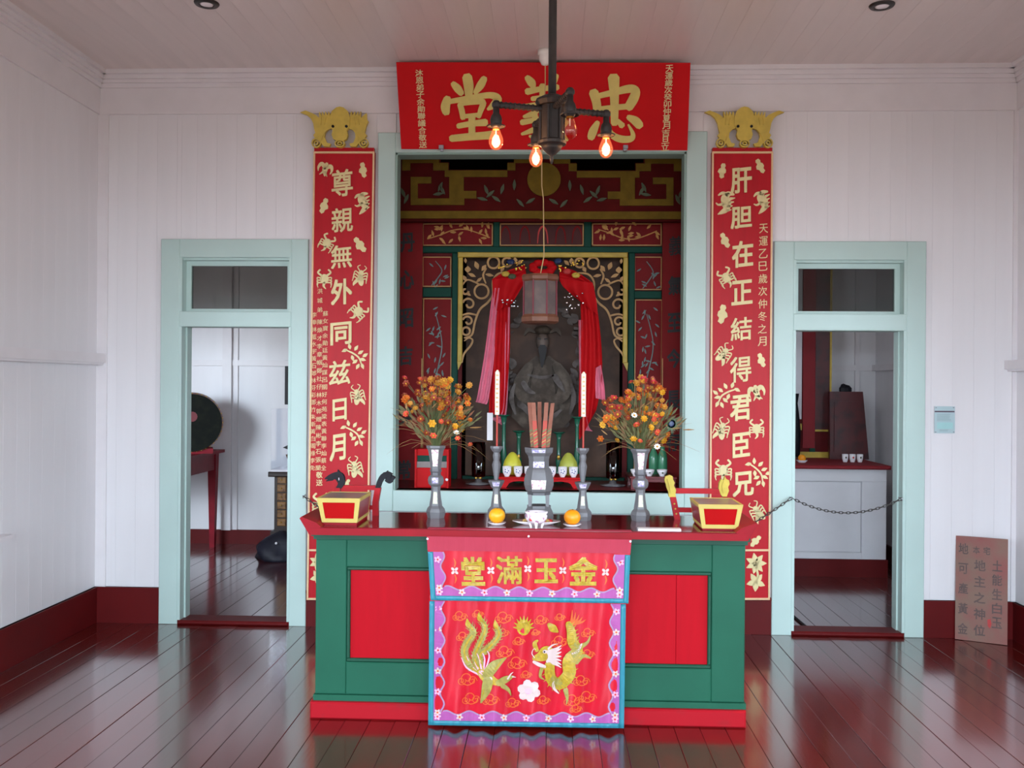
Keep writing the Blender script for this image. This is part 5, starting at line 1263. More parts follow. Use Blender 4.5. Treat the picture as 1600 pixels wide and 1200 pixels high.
# frieze board with gilded fret work (just behind the head of the opening)
YFZ = 6.95
fr = thing('fret_frieze', 'dim carved frieze with gilded square spirals and a round medallion at the niche top', 'frieze', (px(846, 345, YFZ).x, YFZ, px(846, 345, YFZ).z))
z8 = lambda u, v, d: px(610 + u / 6.4, 230 + v / 6.4, YFZ) - Vector((0, d, 0))
z8r = lambda u, v, d: px(1690 + 4 - (610 + u / 6.4), 231 + v / 6.4, YFZ) - Vector((0, d, 0))
for f in (z8, z8r):
    obj('field', M().prism([(40, 60), (500, 60), (500, 150), (585, 150), (585, 225), (1175, 225), (1175, 150), (1250, 150), (1250, 60), (1540, 60), (1540, 700), (40, 700)][::1], f, -.03, 0), 'shadedred', fr)
    def bars(lst, d, m, name):
        for (u0, v0, u1, v1) in lst: obj(name, M().prism([(u0, v0), (u1, v0), (u1, v1), (u0, v1)], f, 0, d), m, fr)
    bars([(120, 90, 490, 160), (430, 160, 580, 235), (545, 235, 1170, 300), (1170, 160, 1250, 235), (1235, 90, 1400, 160), (205, 300, 410, 365), (205, 365, 275, 520), (205, 515, 740, 580), (590, 300, 735, 515), (735, 440, 860, 515), (120, 160, 200, 235), (60, 640, 1540, 715)], .012, 'shadedgold', 'gilded_fret')
    for (x, y, a) in ((500, 400, 2.0), (520, 430, 4.2), (480, 470, 3.0), (960, 430, 1.2), (1000, 470, 2.4), (1060, 520, .6), (920, 520, 3.4), (1120, 420, 5), (130, 460, 1.2), (160, 520, 2), (1240, 380, 1.6), (1300, 560, .8), (1400, 540, 2.6)):
        obj('carved_leaf', M().ribbon([(x - math.cos(a) * 50, y - math.sin(a) * 50, 8), (x, y, 34), (x + math.cos(a) * 50, y + math.sin(a) * 50, 5)], f, .014, n=3), 'leafgreen', fr)
c = px(850, 281, YFZ)
obj('medallion', M().lathe([(.125, -.02), (.125, -.0), (.115, .012)], c + Vector((0, 0, 0)), 28, axis='y'), 'shadedgold', fr)
obj('support_rail', M().box(nx0, nx1, YFZ + .03, YFZ + .06, px(846, 345, YFZ).z, px(846, 335, YFZ).z), 'shadedred', fr)
# inner altar back: painted figure
FYB = 7.62
pt = thing('painted_image', 'dim carved seated figure in robes among grey rocks, behind the curtain and lantern', 'carving', (px(848, 740, FYB).x, FYB, ZN))
obj('backboard', M().pbox(728, 392, 968, 768, FYB, .03), 'painting', pt)
g2 = plane(FYB)
random.seed(9)
f3 = lambda u, v, d: px(740 + u / 3.75, 380 + v / 3.75, FYB) - Vector((0, d, 0))
for i in range(30):                      # billowing rocks and clouds around the figure
    a = 2 * PI * i / 30; x = 848 + math.cos(a) * (56 + random.uniform(-8, 8)); y = 566 + math.sin(a) * (104 + random.uniform(-10, 10))
    if y < 480: continue
    l = random.uniform(8, 15); an = a + PI / 2 + random.uniform(-.6, .6); bx_, by_ = math.cos(an) * l, math.sin(an) * l
    obj('cloud_rock', M().ribbon([(x - bx_, y - by_, 3), (x - bx_ * .3 + 3, y - by_ * .3, random.uniform(9, 16)), (x + bx_ * .4 - 3, y + by_ * .4, random.uniform(7, 13)), (x + bx_, y + by_, 2)], plane(FYB), random.uniform(.02, .05)), 'stone', pt)
q = M().prism([(826, 566), (838, 556), (848, 560), (858, 556), (871, 566), (882, 590), (892, 622), (896, 650), (880, 668), (848, 672), (816, 668), (800, 650), (804, 622), (814, 590)], plane(FYB), 0, .06)
q.prism([(836, 566), (848, 562), (860, 566), (866, 600), (872, 640), (848, 652), (824, 640), (830, 600)], plane(FYB), .06, .085)
obj('robe', q, 'robe', pt)
obj('sleeve', M().ribbon([(828, 572, 14), (814, 600, 22), (822, 622, 18), (842, 620, 8)], plane(FYB), .10), 'robe', pt)
obj('sleeve', M().ribbon([(870, 572, 14), (884, 600, 22), (874, 622, 18), (854, 620, 8)], plane(FYB), .10), 'robe', pt)
def puff(name, x, y, rx, rz, ry, m, n=14):
    c = px(x, y, FYB - .05); return obj(name, M().ball(c, 1.0, n, rx * FYB / FPX, ry, rz * FYB / FPX), m, pt, smooth=True)
puff('head', 848, 534, 10.5, 15, .07, 'faceg'); puff('headdress', 848, 516, 13, 8, .075, 'robe')
obj('headdress_wing', M().ribbon([(836, 520, 3), (826, 516, 6), (820, 524, 2)], plane(FYB), .07), 'robe', pt); obj('headdress_wing', M().ribbon([(860, 520, 3), (870, 516, 6), (876, 524, 2)], plane(FYB), .07), 'robe', pt)
obj('beard', M().ribbon([(848, 544, 13), (848, 558, 9), (847, 574, 2)], plane(FYB), .125), 'ink', pt)
obj('eyebrow', M().ribbon([(841, 530, 1.5), (845, 531, 2)], plane(FYB), .122).ribbon([(851, 531, 2), (855, 530, 1.5)], plane(FYB), .122), 'ink', pt)
for pts in ([(866, 588, 10), (874, 600, 8), (882, 612, 2)], [(818, 598, 8), (826, 610, 8), (836, 614, 3)], [(826, 586, 3), (848, 590, 5), (866, 586, 3)], [(820, 640, 4), (836, 652, 7), (848, 654, 4)], [(876, 640, 4), (862, 652, 7), (850, 654, 4)], [(812, 630, 10), (824, 640, 8), (832, 650, 3)], [(805, 600, 3), (800, 622, 8), (806, 646, 3)], [(892, 600, 3), (896, 622, 8), (890, 646, 3)]):
    obj('robe_fold', M().ribbon(pts, plane(FYB), .115), 'stone', pt)
# curtain ------------------------------------------------------------
CY = 7.12
cu = thing('niche_curtain', 'red swagged curtain with pink sheer tails framing the seated figure', 'curtain', (px(848, 700, CY).x, CY, px(848, 700, CY).z))
def drape(name, L_, R_, m, Y, folds, amp=.012, nv=26, nu=26):
    """L_,R_: lists of (x,y) left/right edges from top to bottom, photo pixels"""
    def at_(P, t):
        t *= len(P) - 1; i = min(int(t), len(P) - 2); f_ = t - i; return (lerp(P[i][0], P[i + 1][0], f_), lerp(P[i][1], P[i + 1][1], f_))
    Ls = spline([tuple(p) for p in L_], 6) if len(L_) > 2 else L_; Rs = spline([tuple(p) for p in R_], 6) if len(R_) > 2 else R_
    V = []; F = []
    for j in range(nv + 1):
        a = at_(Ls, j / nv); b = at_(Rs, j / nv)
        for i in range(nu + 1):
            s_ = i / nu; V.append(px(lerp(a[0], b[0], s_), lerp(a[1], b[1], s_), Y + amp * math.sin(s_ * folds * 2 * PI + j * .05) + .004 * math.sin(j * .4 + i * .2)))
    w_ = nu + 1; K = len(V); V += [v + Vector((0, .003, 0)) for v in V]
    for j in range(nv):
        for i in range(nu): a = j * w_ + i; F += [(a, a + w_, a + w_ + 1, a + 1), (K + a, K + a + 1, K + a + w_ + 1, K + a + w_)]
    return obj(name, M().add(V, F), m, cu, smooth=True)
drape('red_tail', [(773, 436), (771, 480), (766, 560), (764, 640), (761, 645)], [(797, 440), (797, 500), (796, 560), (789, 640), (787, 645)], 'curtain', CY, 2.5)
drape('sheer_tail', [(770, 450), (764, 500), (756, 560), (746, 618), (743, 628)], [(782, 450), (776, 500), (772, 560), (764, 620), (760, 632)], 'sheer', CY - .02, 2.2)
drape('sheer_tail', [(786, 480), (786, 540), (784, 640), (762, 652)], [(797, 480), (796, 540), (792, 640), (784, 664)], 'sheer', CY + .01, 2)
drape('swag', [(769, 436), (771, 466), (775, 486)], [(822, 432), (817, 446), (800, 474)], 'curtain', CY - .035, 1.6, .016)
drape('swag', [(874, 434), (880, 448), (905, 470)], [(926, 442), (932, 470), (934, 492)], 'curtain', CY - .035, 1.6, .016)
drape('red_tail', [(906, 450), (908, 520), (905, 600), (904, 680), (908, 684)], [(928, 446), (938, 520), (941, 580), (936, 620), (932, 640)], 'curtain', CY, 2.5)
drape('sheer_tail', [(904, 500), (905, 580), (904, 640), (908, 672)], [(910, 500), (910, 600), (918, 660), (926, 674)], 'sheer', CY + .012, 1.5)
drape('sheer_tail', [(931, 575), (930, 600), (931, 622)], [(939, 570), (944, 600), (946, 626)], 'sheer', CY - .02, 1.5)
q = M()
for k in range(9):
    a = k * .7; c = px(848 + 15 * math.cos(a), 418 + 8 * math.sin(a), CY - .06); q.ball(c, .035, 8, 1.1, .6, .8)
obj('rosette', q, 'curtain', cu, smooth=True)
drape('swag', [(769, 436), (790, 424), (820, 414)], [(772, 452), (796, 450), (824, 440)], 'curtain', CY + .0, 2, .01)
drape('swag', [(874, 416), (900, 424), (926, 442)], [(874, 440), (900, 448), (930, 460)], 'curtain', CY + .0, 2, .01)
random.seed(12)
for (x0, x1, y0, y1, n_, m_) in ((778, 794, 413, 419, 10, 'tinsel'), (806, 822, 406, 425, 16, 'tinsel'), (874, 884, 412, 425, 8, 'tinsel'), (890, 912, 405, 416, 12, 'tinsel'), (782, 812, 464, 480, 12, 'sequin'), (878, 912, 458, 486, 16, 'sequin')):
    for i in range(n_):
        c = px(random.uniform(x0, x1), random.uniform(y0, y1), CY - .08); obj('bead', M().ball(c, random.uniform(.004, .009), 6, 1.3, .6, 1), m_, cu)
q = M()
for (x, y, m_) in ((798, 409, 'peacockeye'), (872, 408, 'peacockeye'), (790, 428, 'shrinegold'), (886, 424, 'fl_red'), (900, 430, 'shrinegold'), (800, 432, 'leafgreen')): obj('tassel_ball', M().ball(px(x, y, CY - .05), .028, 8, 1.2, .6, .8), m_, cu)
# ---- objects on the niche floor
def nb(x, y, Y): c = px(x, y, Y); return Vector((c.x, Y, ZN))
# low red table with cups and pomelos
LTY = 6.72; zl = px(842, 746, LTY).z
lt = thing('low_red_table', 'low bright red table with oval cutouts under the row of white cups', 'table', (px(842, 760, LTY).x, LTY + .2, ZN))
x0, x1 = px(780, 755, LTY).x, px(907, 755, LTY).x
obj('top', M().cbox(x0 - .01, x1 + .01, LTY - .01, LTY + .30, zl - .012, zl, .003), 'boxred', lt)
oc = lambda cx: [(cx + .085 * math.cos(a), ZN + .02 + .028 * math.sin(a)) for a in [PI - i * PI / 10 for i in range(11)]]
poly = [(x0, zl - .012), (x0, ZN), (x0 + .05, ZN)]
for cxx in (x0 + .15, x1 - .15):
    poly += [(cxx - .1, ZN)] + oc(cxx) + [(cxx + .1, ZN)]
poly += [(x1 - .05, ZN), (x1, ZN), (x1, zl - .012)]
obj('apron', M().prism(poly, lambda u, v, d: Vector((u, LTY + d, v)), 0, .015), 'boxred', lt)
for xx in (x0, x1 - .02): obj('side', M().box(xx, xx + .02, LTY + .015, LTY + .28, ZN, zl - .012), 'boxred', lt)
for i, x in enumerate((792, 809.5, 826, 862, 879, 896)):
    c = px(x, 744, LTY + .04); c.z = zl; r = 7 * c.y / FPX
    t = thing('teacup', 'small white teacup with a blue mark in the row on the low red table', 'cup', c, group='white cups on the low red table')
    obj('cup', M().lathe([(r * .5, 0), (r * .55, .006), (r * .95, .03), (r, .075), (r * .92, .075), (r * .8, .03), (.001, .02)], c, 18), 'porcelain', t, smooth=True)
    q = M()
    for k in range(5): a = k * 1.25; q.ball(c + Vector((math.cos(a) * r * .36, -r * .93, .045 + math.sin(a) * .014)), .0055, 6, 1, .3, 1)
    obj('blue_mark', q, 'bluepat', t)
for x, m_, lab in ((800.5, 'pomelo', 'bright yellow pomelo behind the white cups on the low red table'), (888, 'pomelo2', 'greenish pomelo behind the white cups on the low red table')):
    Yp = LTY + .17; c = px(x, 738, Yp); c.z = zl; k = Yp / FPX
    t = thing('pomelo', lab, 'pomelo', c, group='pomelos on the low red table')
    obj('fruit', M().lathe([(.001, 0), (8 * k, .003), (13 * k, .03), (14.6 * k, .062), (13 * k, .1), (9 * k, .135), (5.5 * k, .158), (2.5 * k, .168), (.001, .17)], c, 24), m_, t, smooth=True)
    obj('stem_end', M().lathe([(.006, .167), (.004, .173)], c, 8), 'stem', t)
for i, (x, yt_, yb2, sc, lab) in enumerate(((787, 648, 735, 1.0, 'tall green glazed candle stand behind the pomelos, beside the white paper slip'), (901.5, 651, 735, 1.0, 'tall green glazed candle stand behind the pomelos, near the red curtain hem'), (810.5, 673, 722, .8, 'short green glazed candle stand with gold knob behind the bright yellow pomelo'), (873, 675, 722, .8, 'short green glazed candle stand with gold knob behind the greenish pomelo'))):
    Yg = 7.085; zb = ZN
    X = px(x, 700, Yg).x; z1_ = px(x, yt_, Yg).z; H = z1_ - zb; k = Yg / FPX
    t = thing('candle_stand', lab, 'candle stand', (X, Yg, zb), group='green glazed candle stands')
    obj('stem', M().lathe([(9 * k, 0), (9 * k, .01), (5 * k, .03), (3.4 * k, H * .3), (5 * k, H * .42), (3 * k, H * .55), (3 * k, H * .85), (5 * k, H - .015)], (X, Yg, zb), 14), 'greenglaze', t, smooth=True)
    obj('pan', M().lathe([(4 * k, H - .02), (10 * k, H - .004), (10.5 * k, H), (8 * k, H - .003), (.001, H - .006)], (X, Yg, zb), 18), 'greenglaze', t, smooth=True)
    if i > 1: obj('gold_knob', M().ball((X, Yg - 4 * k, zb + H * .5), .014, 8, 1, .7, 1.5), 'brass', t)
for x, lab in ((748, 'red glass lamp chimney with metal figure on a pewter dish beside the red tail curtain base'), (958, 'red glass lamp chimney with metal figure on a pewter dish beside the flower vase with feather')):
    Yg = 6.9; c = nb(x, 700, Yg); k = Yg / FPX; z1_ = px(x, 691, Yg).z
    t = thing('oil_lamp', ('dark red glass oil lamp standing next to the red donation box in the niche', 'dark red glass oil lamp standing next to the green bottles in the niche')[x > 800], 'lamp', c, group='red glass oil lamps')
    obj('dish', M().lathe([(14 * k, 0), (20 * k, .008), (20 * k, .012), (6 * k, .02), (4 * k, .05)], c, 20), 'pewter', t, smooth=True)
    obj('burner', M().lathe([(3.5 * k, .045), (6 * k, .055), (6 * k, .07), (2 * k, .09)], c, 12), 'brass', t, smooth=True)
    obj('figure', M().ball(c + Vector((0, -.03, .075)), .016, 8, .8, .6, 1.2).ball(c + Vector((-.016, -.03, .055)), .012, 6).ball(c + Vector((.016, -.03, .055)), .012, 6), 'brass', t)
    obj('glass_chimney', M().lathe([(10.5 * k, .06), (11 * k, .1), (11 * k, z1_ - ZN), (10.4 * k, z1_ - ZN), (10.4 * k, .1), (10 * k, .06)], c, 20, cap=False), 'redglass', t, smooth=True)
# donation box
Yd = 6.66; t = thing('donation_box', 'bright red wooden donation box with a dark slot panel behind the flower vase', 'box', nb(676, 768, Yd))
a, b = px(648, 740, Yd).x, px(701, 740, Yd).x; z1_, z2_, z3_ = px(675, 702, Yd).z, px(675, 712, Yd).z, px(675, 731, Yd).z
obj('body', M().cbox(a + .012, b - .012, Yd, Yd + .16, ZN, z3_, .004), 'boxred', t)
obj('side_post', M().box(a, a + .014, Yd - .01, Yd + .16, ZN, z1_), 'boxred', t); obj('side_post', M().box(b - .014, b, Yd - .01, Yd + .16, ZN, z1_), 'boxred', t)
obj('top_rail', M().box(a + .014, b - .014, Yd + .02, Yd + .16, z2_, z1_), 'boxred', t)
obj('slot_panel', M().box(a + .014, b - .014, Yd + .03, Yd + .15, (z2_ + z3_) / 2, z2_), 'shrinegreen', t)
obj('slot_strip', M().box(a + .014, b - .014, Yd + .012, Yd + .15, z3_, (z2_ + z3_) / 2), 'traywood', t)
obj('hinge', M().ball((b - .012, Yd - .012, ZN + .06), .012, 6), 'porcelain', t)
# right-hand low table, cups, bottles
Yq = 6.72; zq = px(1020, 745, Yq).z; x0, x1 = px(984, 755, Yq).x, px(1058, 755, Yq).x
t = thing('small_dark_table', 'low dark red table carrying white cups beside the feathered vase', 'table', ((x0 + x1) / 2, Yq + .15, ZN))
obj('top', M().cbox(x0, x1, Yq, Yq + .34, zq - .016, zq, .003), 'darktable', t)
for xx in (x0 + .01, x1 - .035):
    for yy in (Yq + .01, Yq + .305): obj('leg', M().box(xx, xx + .025, yy, yy + .025, ZN, zq - .016), 'darktable', t)
obj('apron', M().box(x0 + .01, x1 - .01, Yq + .012, Yq + .022, zq - .04, zq - .016), 'darktable', t)
for x in (993, 1014.5, 1034.5):
    c = px(x, 744, Yq + .05); c.z = zq; r = 8 * c.y / FPX
    t = thing('teacup', 'plain white teacup standing on the low dark red table by the green bottles', 'cup', c, group='white cups on the low dark table')
    obj('cup', M().lathe([(r * .5, 0), (r * .5, .007), (r * .85, .025), (r * 1.05, .048), (r * .98, .048), (r * .8, .025), (.001, .015)], c, 18), 'porcelain', t, smooth=True)
    obj('mark', M().ball(c + Vector((0, -r * .86, .028)), .008, 6, 1, .3, 1), 'leafgreen', t)
for x in (1021, 1030 + 5):
    Yx = Yq + .2; c = px(x, 740, Yx); c.z = zq; k = Yx / FPX
    obj('green_bottle', M().lathe([(7 * k, 0), (7.5 * k, .01), (7.5 * k, .12), (6.5 * k, .15), (3.5 * k, .18), (3.5 * k, .2), (4.2 * k, .205)], c, 16), 'greenbottle', None, 'green bottle standing behind the white cups on the low dark table', 'bottle', 'green bottles', smooth=True)
obj('paper_slip', M().pbox(761, 645, 770, 688, CY - .03, .004), 'card', cu)

# ================================================================== HANGING LANTERN
YL = 6.12; c = px(844, 467, YL); zt_, zb_ = px(844, 430, YL).z, px(844, 506, YL).z; k = YL / FPX; X = c.x
ln = thing('hanging_lantern', 'dusty octagonal paper lantern with pink posts hanging on a cord before the niche', 'lantern', (X, YL, zb_))
H = zt_ - zb_
obj('top_rim', M().lathe([(27 * k, H - .045), (30 * k, H - .035), (31 * k, H - .015), (29 * k, H), (10 * k, H + .004)], (X, YL, zb_), 8, PI / 8), 'lantwood', ln)
obj('bottom_rim', M().lathe([(24 * k, 0), (31 * k, .012), (31 * k, .04), (27.5 * k, .06)], (X, YL, zb_), 8, PI / 8), 'lantwood', ln)
for i in range(8):
    a0 = PI / 8 + i * PI / 4; a1 = a0 + PI / 4; r = 27.5 * k
    p, p2 = Vector((math.cos(a0) * r, math.sin(a0) * r, 0)), Vector((math.cos(a1) * r, math.sin(a1) * r, 0)); B = Vector((X, YL, zb_))
    obj('pane', M().hexa([B + p * .97 + Vector((0, 0, .06)), B + p2 * .97 + Vector((0, 0, .06)), B + p2 * .94 + Vector((0, 0, .06)), B + p * .94 + Vector((0, 0, .06)), B + p * .97 + Vector((0, 0, H - .045)), B + p2 * .97 + Vector((0, 0, H - .045)), B + p2 * .94 + Vector((0, 0, H - .045)), B + p * .94 + Vector((0, 0, H - .045))]), 'lantpane', ln)
    obj('post', M().tube([B + p + Vector((0, 0, .05)), B + p + Vector((0, 0, H - .04))], .006, 6), 'lantpink', ln)
ci = pz(852, 80, HC); ci.y = YL + .0; ci.x = px(852, 80, YL).x
obj('cord', M().tube([(X, YL, zt_ + .004), px(850, 400, YL), px(849, 310, YL), px(846.5, 290, YL), px(846.5, 240, YL), px(852, 130, YL), (ci.x, YL, HC - .06)], .004, 6), 'cord', ln)
rs = obj('ceiling_rosette', M().lathe([(.05, 0), (.05, -.03), (.040, -.034), (.040, -.065), (.032, -.078), (.026, -.092), (.006, -.1)], (ci.x, YL, HC), 20), 'ceramic', None, 'white ceramic ceiling rosette holding the lantern cord near the sign board', 'ceiling rosette', smooth=True)

# ================================================================== CHANDELIER
YH = 3.8; k = YH / FPX; X = px(862.5, 190, YH).x
zf = lambda y: px(862, y, YH).z
ch = thing('bulb_chandelier', 'dark iron ceiling fixture with four bare bulbs on arms hanging from a pipe', 'chandelier', (X, YH, HC))
obj('pipe', M().lathe([(.0165, zf(152)), (.0165, HC - .02)], (X, YH, 0), 12), 'iron', ch, smooth=True)
obj('canopy', M().lathe([(.02, HC - .06), (.05, HC - .04), (.07, HC - .01), (.07, HC)], (X, YH, 0), 20), 'iron', ch, smooth=True)
obj('top_flange', M().lathe([(.02, zf(168)), (.06, zf(166)), (.07, zf(160)), (.066, zf(156)), (.035, zf(150)), (.02, zf(148))], (X, YH, 0), 20), 'iron', ch, smooth=False)
obj('hub', M().lathe([(.047, zf(222)), (.047, zf(164))], (X, YH, 0), 12), 'iron', ch)
for i in range(6):
    a = i * PI / 3 + .2; obj('hub_rib', M().box(-.004, .004, -.004, .004, zf(220), zf(168)).__class__().lathe([(.006, zf(220)), (.006, zf(168))], (X + math.cos(a) * .049, YH + math.sin(a) * .049, 0), 6), 'iron', ch)
obj('bottom_flange', M().lathe([(.04, zf(229)), (.058, zf(226)), (.06, zf(222)), (.05, zf(219))], (X, YH, 0), 20), 'iron', ch)
obj('bottom_cup', M().lathe([(.004, zf(256)), (.007, zf(250)), (.006, zf(244)), (.02, zf(240)), (.036, zf(234)), (.045, zf(228))], (X, YH, 0), 16), 'iron', ch, smooth=True)
phi = math.radians(17); RA = .235; za = zf(171)
dirs = {'left': (-math.cos(phi), -math.sin(phi)), 'right': (math.cos(phi), math.sin(phi)), 'near': (math.sin(phi), -math.cos(phi)), 'far': (-math.sin(phi), math.cos(phi))}
for nm, (dx, dy) in dirs.items():
    B = Vector((X, YH, za)); e = B + Vector((dx * RA, dy * RA, 0)); d = Vector((dx, dy, 0))
    arm = obj('arm', M().tube([B + d * .045, e], .012, 8), 'iron', ch)
    q = M()
    for j in range(9): p = B + d * (.06 + j * .019); q.tube([p, p + d * .006], .0145, 8)
    obj('arm_thread', q, 'iron', arm)
    obj('elbow', M().ball(e, .019, 10), 'iron', ch, smooth=True)
    sk = obj('socket', M().lathe([(.016, -.095), (.022, -.085), (.024, -.06), (.02, -.045), (.013, -.035), (.013, 0)], e, 14), 'iron', ch, smooth=True)
    obj('shade_holder', M().lathe([(.036, -.09), (.038, -.086), (.02, -.078)], e, 16, cap=False), 'iron', sk)
    zb = e - Vector((0, 0, .095)); lit = nm != 'near'
    bu = obj('bulb', M().lathe([(.0005, -.088), (.012, -.085), (.022, -.077), (.0285, -.062), (.0295, -.050), (.027, -.038), (.020, -.020), (.015, -.006), (.0135, .0)], zb, 18, cap=False), 'bulblit' if lit else 'bulbglass', ch, smooth=True, label=None if lit else 'unlit clear bulb')
    obj('bulb_base', M().lathe([(.0135, -.006), (.0135, .012)], zb, 14), 'brass', bu)
    obj('filament_stem', M().tube([zb, zb - Vector((0, 0, .035))], .003, 6), 'porcelain', bu)
    if lit:
        obj('filament', M().tube([zb + Vector((math.cos(a) * .007, math.sin(a) * .007, -.05)) for a in [i * .9 for i in range(7)]], .0016, 5), 'filament', bu)
        l = bpy.data.lights.new('bulb_light', 'POINT'); l.energy = 1.1; l.color = (1.0, .62, .32); l.shadow_soft_size = .02
        lo = bpy.data.objects.new('bulb_light', l); COL.objects.link(lo); lo.parent = ch; lo.location = zb - Vector((0, 0, .048)) - ROOT[ch]

# ================================================================== CHAIN
hooks = [px(474, 775, D - .085), px(1237, 778, D - .085), px(1409, 779, D - .085)]
ch_ = thing('barrier_chain', 'thin dark metal chain looped across the doorway and behind the altar', 'chain', hooks[1])
def catenary(a, b, sag, q):
    L_ = (b - a).length; n_ = int(L_ / .024); pts = [a.lerp(b, i / n_) - Vector((0, 0, sag * 4 * (i / n_) * (1 - i / n_))) for i in range(n_ + 1)]
    for i in range(n_):
        c = (pts[i] + pts[i + 1]) / 2; d = (pts[i + 1] - pts[i]); l = d.length * .72; d = d.normalized(); s_ = d.cross(Vector((0, 1, 0))).normalized() if i % 2 else Vector((0, 1, 0))
        q.tube([c + d * l * math.cos(t) + s_ * .0075 * math.sin(t) for t in [j * PI / 4 for j in range(8)]], .0026, 4, closed=True)
q = M(); catenary(hooks[1], hooks[2], .1, q); obj('chain_links', q, 'chain', ch_, kind='stuff')
q = M(); catenary(hooks[0], hooks[1], .62, q); obj('chain_links', q, 'chain', ch_, kind='stuff')
for h in hooks: obj('hook', M().tube([h + Vector((0, .057, 0)), h + Vector((0, -.006, 0)), h + Vector((0, -.01, -.008)), h + Vector((0, 0, -.014))], .004, 6), 'steel', ch_)

# ================================================================== LEANING TABLET
BL_, BR_ = pz(1492, 999, 0.0), pz(1574, 1009, 0.0)
ub = (BR_ - BL_); wd = ub.length; ub = ub.normalized(); fwd = Vector((-ub.y, ub.x, 0)); 
if fwd.y < 0: fwd = -fwd
# lean back towards the corner
hgt = .70; lean = math.radians(4.0); upv = (Vector((0, 0, 1)) * math.cos(lean) + fwd * math.sin(lean)); nv_ = ub.cross(upv)
if nv_.y > 0: nv_ = -nv_
tb = thing('leaning_tablet', 'weathered wooden tablet with faded black characters leaning in the room corner', 'tablet', (BL_ + BR_) / 2)
th_ = .025; Bk = -nv_ * th_
P = [BL_, BR_, BR_ + Bk, BL_ + Bk]; P = [p + Vector((0, 0, th_ * math.sin(lean) + .001)) for p in P]
obj('board', M().hexa(P + [p + upv * hgt for p in P]), 'plaque', tb)
O_ = P[0]
tm = lambda u, v, d: O_ + ub * (u * wd) + upv * (hgt * (1 - v)) + nv_ * d
for x, y0, y1, s_ in ((.15, .12, .89, '地可產黃金'), (.80, .26, .80, '土能生白玉'), (.47, .27, .89, '地主之神位')):
    for i, c_ in enumerate(s_): obj('faded_character', chars(M(), c_, x, lerp(y0, y1, i / 4), .19 if x != .47 else .22, .105, tm, .002, .02, 0), 'plaqueink', tb)
for x, c_ in ((.40, '本'), (.60, '宅')): obj('faded_character', chars(M(), c_, x, .125, .13, .075, tm, .002, .02, 0), 'plaqueink', tb)
obj('red_stain', M().prism([(.62, .78), (.68, .77), (.70, .82), (.67, .86), (.63, .84)], tm, .0, .0012), 'blood', tb)

# ================================================================== LEFT REAR ROOM
ZD = 1.01
dt = thing('drum_table', 'dark red wooden table with slender tapered legs carrying the drum', 'table', (-3.95, 9.0, 0))
obj('top', M().cbox(-4.5, -3.42, 8.3, 9.64, ZD - .03, ZD, .006), 'tablered', dt)
q = M(); q.box(-4.44, -3.47, 8.37, 8.39, ZD - .2, ZD - .03); q.box(-4.44, -3.47, 9.55, 9.57, ZD - .2, ZD - .03); obj('apron', q, 'tablered', dt)
obj('apron', M().box(-3.49, -3.47, 8.39, 9.55, ZD - .2, ZD - .03), 'tablered', dt); obj('apron', M().box(-4.44, -4.42, 8.39, 9.55, ZD - .2, ZD - .03), 'tablered', dt)
for lx in (-3.5, -4.41):
    for ly in (8.42, 9.52):
        r, r2 = .045, .025; obj('leg', M().hexa([(lx - r2, ly - r2, 0), (lx + r2, ly - r2, 0), (lx + r2, ly + r2, 0), (lx - r2, ly + r2, 0), (lx - r, ly - r, ZD - .03), (lx + r, ly - r, ZD - .03), (lx + r, ly + r, ZD - .03), (lx - r, ly + r, ZD - .03)]), 'tablered', dt)
dc = px(297, 666, 9.0); dr_ = 47 * 9.0 / FPX; dc.z = ZD + dr_ + .015
dm = thing('drum', 'large round dark drum standing on edge on the red table', 'drum', (dc.x, 9.05, ZD))
obj('body', M().lathe([(dr_ * .95, -.1), (dr_ * 1.0, -.05), (dr_ * 1.02, .06), (dr_ * 1.0, .17), (dr_ * .95, .22)], (dc.x, 9.05, dc.z), 40, axis='y'), 'drumbody', dm, smooth=False)
obj('skin', M().lathe([(dr_ * .965, -.09), (dr_ * .965, -.105), (.01, -.108)], (dc.x, 9.05, dc.z), 40, axis='y'), 'drumskin', dm)
q = M()
for i in range(40): a = 2 * PI * i / 40; q.ball((dc.x + math.cos(a) * dr_ * .985, 8.985, dc.z + math.sin(a) * dr_ * .985), .008, 6)
obj('tacks', q, 'brass', dm, kind='stuff')
obj('painted_emblem', M().prism(ell(dc.x, dc.z + .06, .05, .05), lambda u, v, d: Vector((u, 8.942 - d, v)), 0, .003), 'drumbody', dm)
dm.rotation_euler = (0, 0, .37)
obj('cradle', M().box(dc.x - .2, dc.x + .2, 8.98, 9.02, ZD, ZD + .05).box(dc.x - .2, dc.x + .2, 9.18, 9.22, ZD, ZD + .05), 'tablered', dm)
# cabinet with tiny drawers
YCB = 9.25; cx0 = px(428, 800, YCB).x; cx1 = cx0 + .55; zc = px(440, 737, YCB).z
cb = thing('drawer_cabinet', 'dark wooden cabinet with rows of small gilded drawers under the glass case', 'cabinet', ((cx0 + cx1) / 2, YCB + .15, 0))
obj('top_slab', M().cbox(cx0 - .05, cx1 + .05, YCB - .05, YCB + .42, zc - .05, zc, .01), 'darkwood', cb)
obj('body', M().box(cx0, cx1, YCB + .012, YCB + .38, .22, zc - .05), 'darkwood', cb)
for i in range(5):
    for j in range(6):
        xa = cx0 + .03 + i * .102; za_ = .27 + j * .086; d_ = obj('drawer', M().cbox(xa, xa + .09, YCB, YCB + .02, za_, za_ + .074, .006), 'drawer', cb)
        obj('knob', M().ball((xa + .045, YCB - .006, za_ + .037), .009, 6), 'brass', d_)
obj('plinth', M().box(cx0 - .03, cx1 + .03, YCB - .02, YCB + .4, 0, .22), 'darkwood', cb)
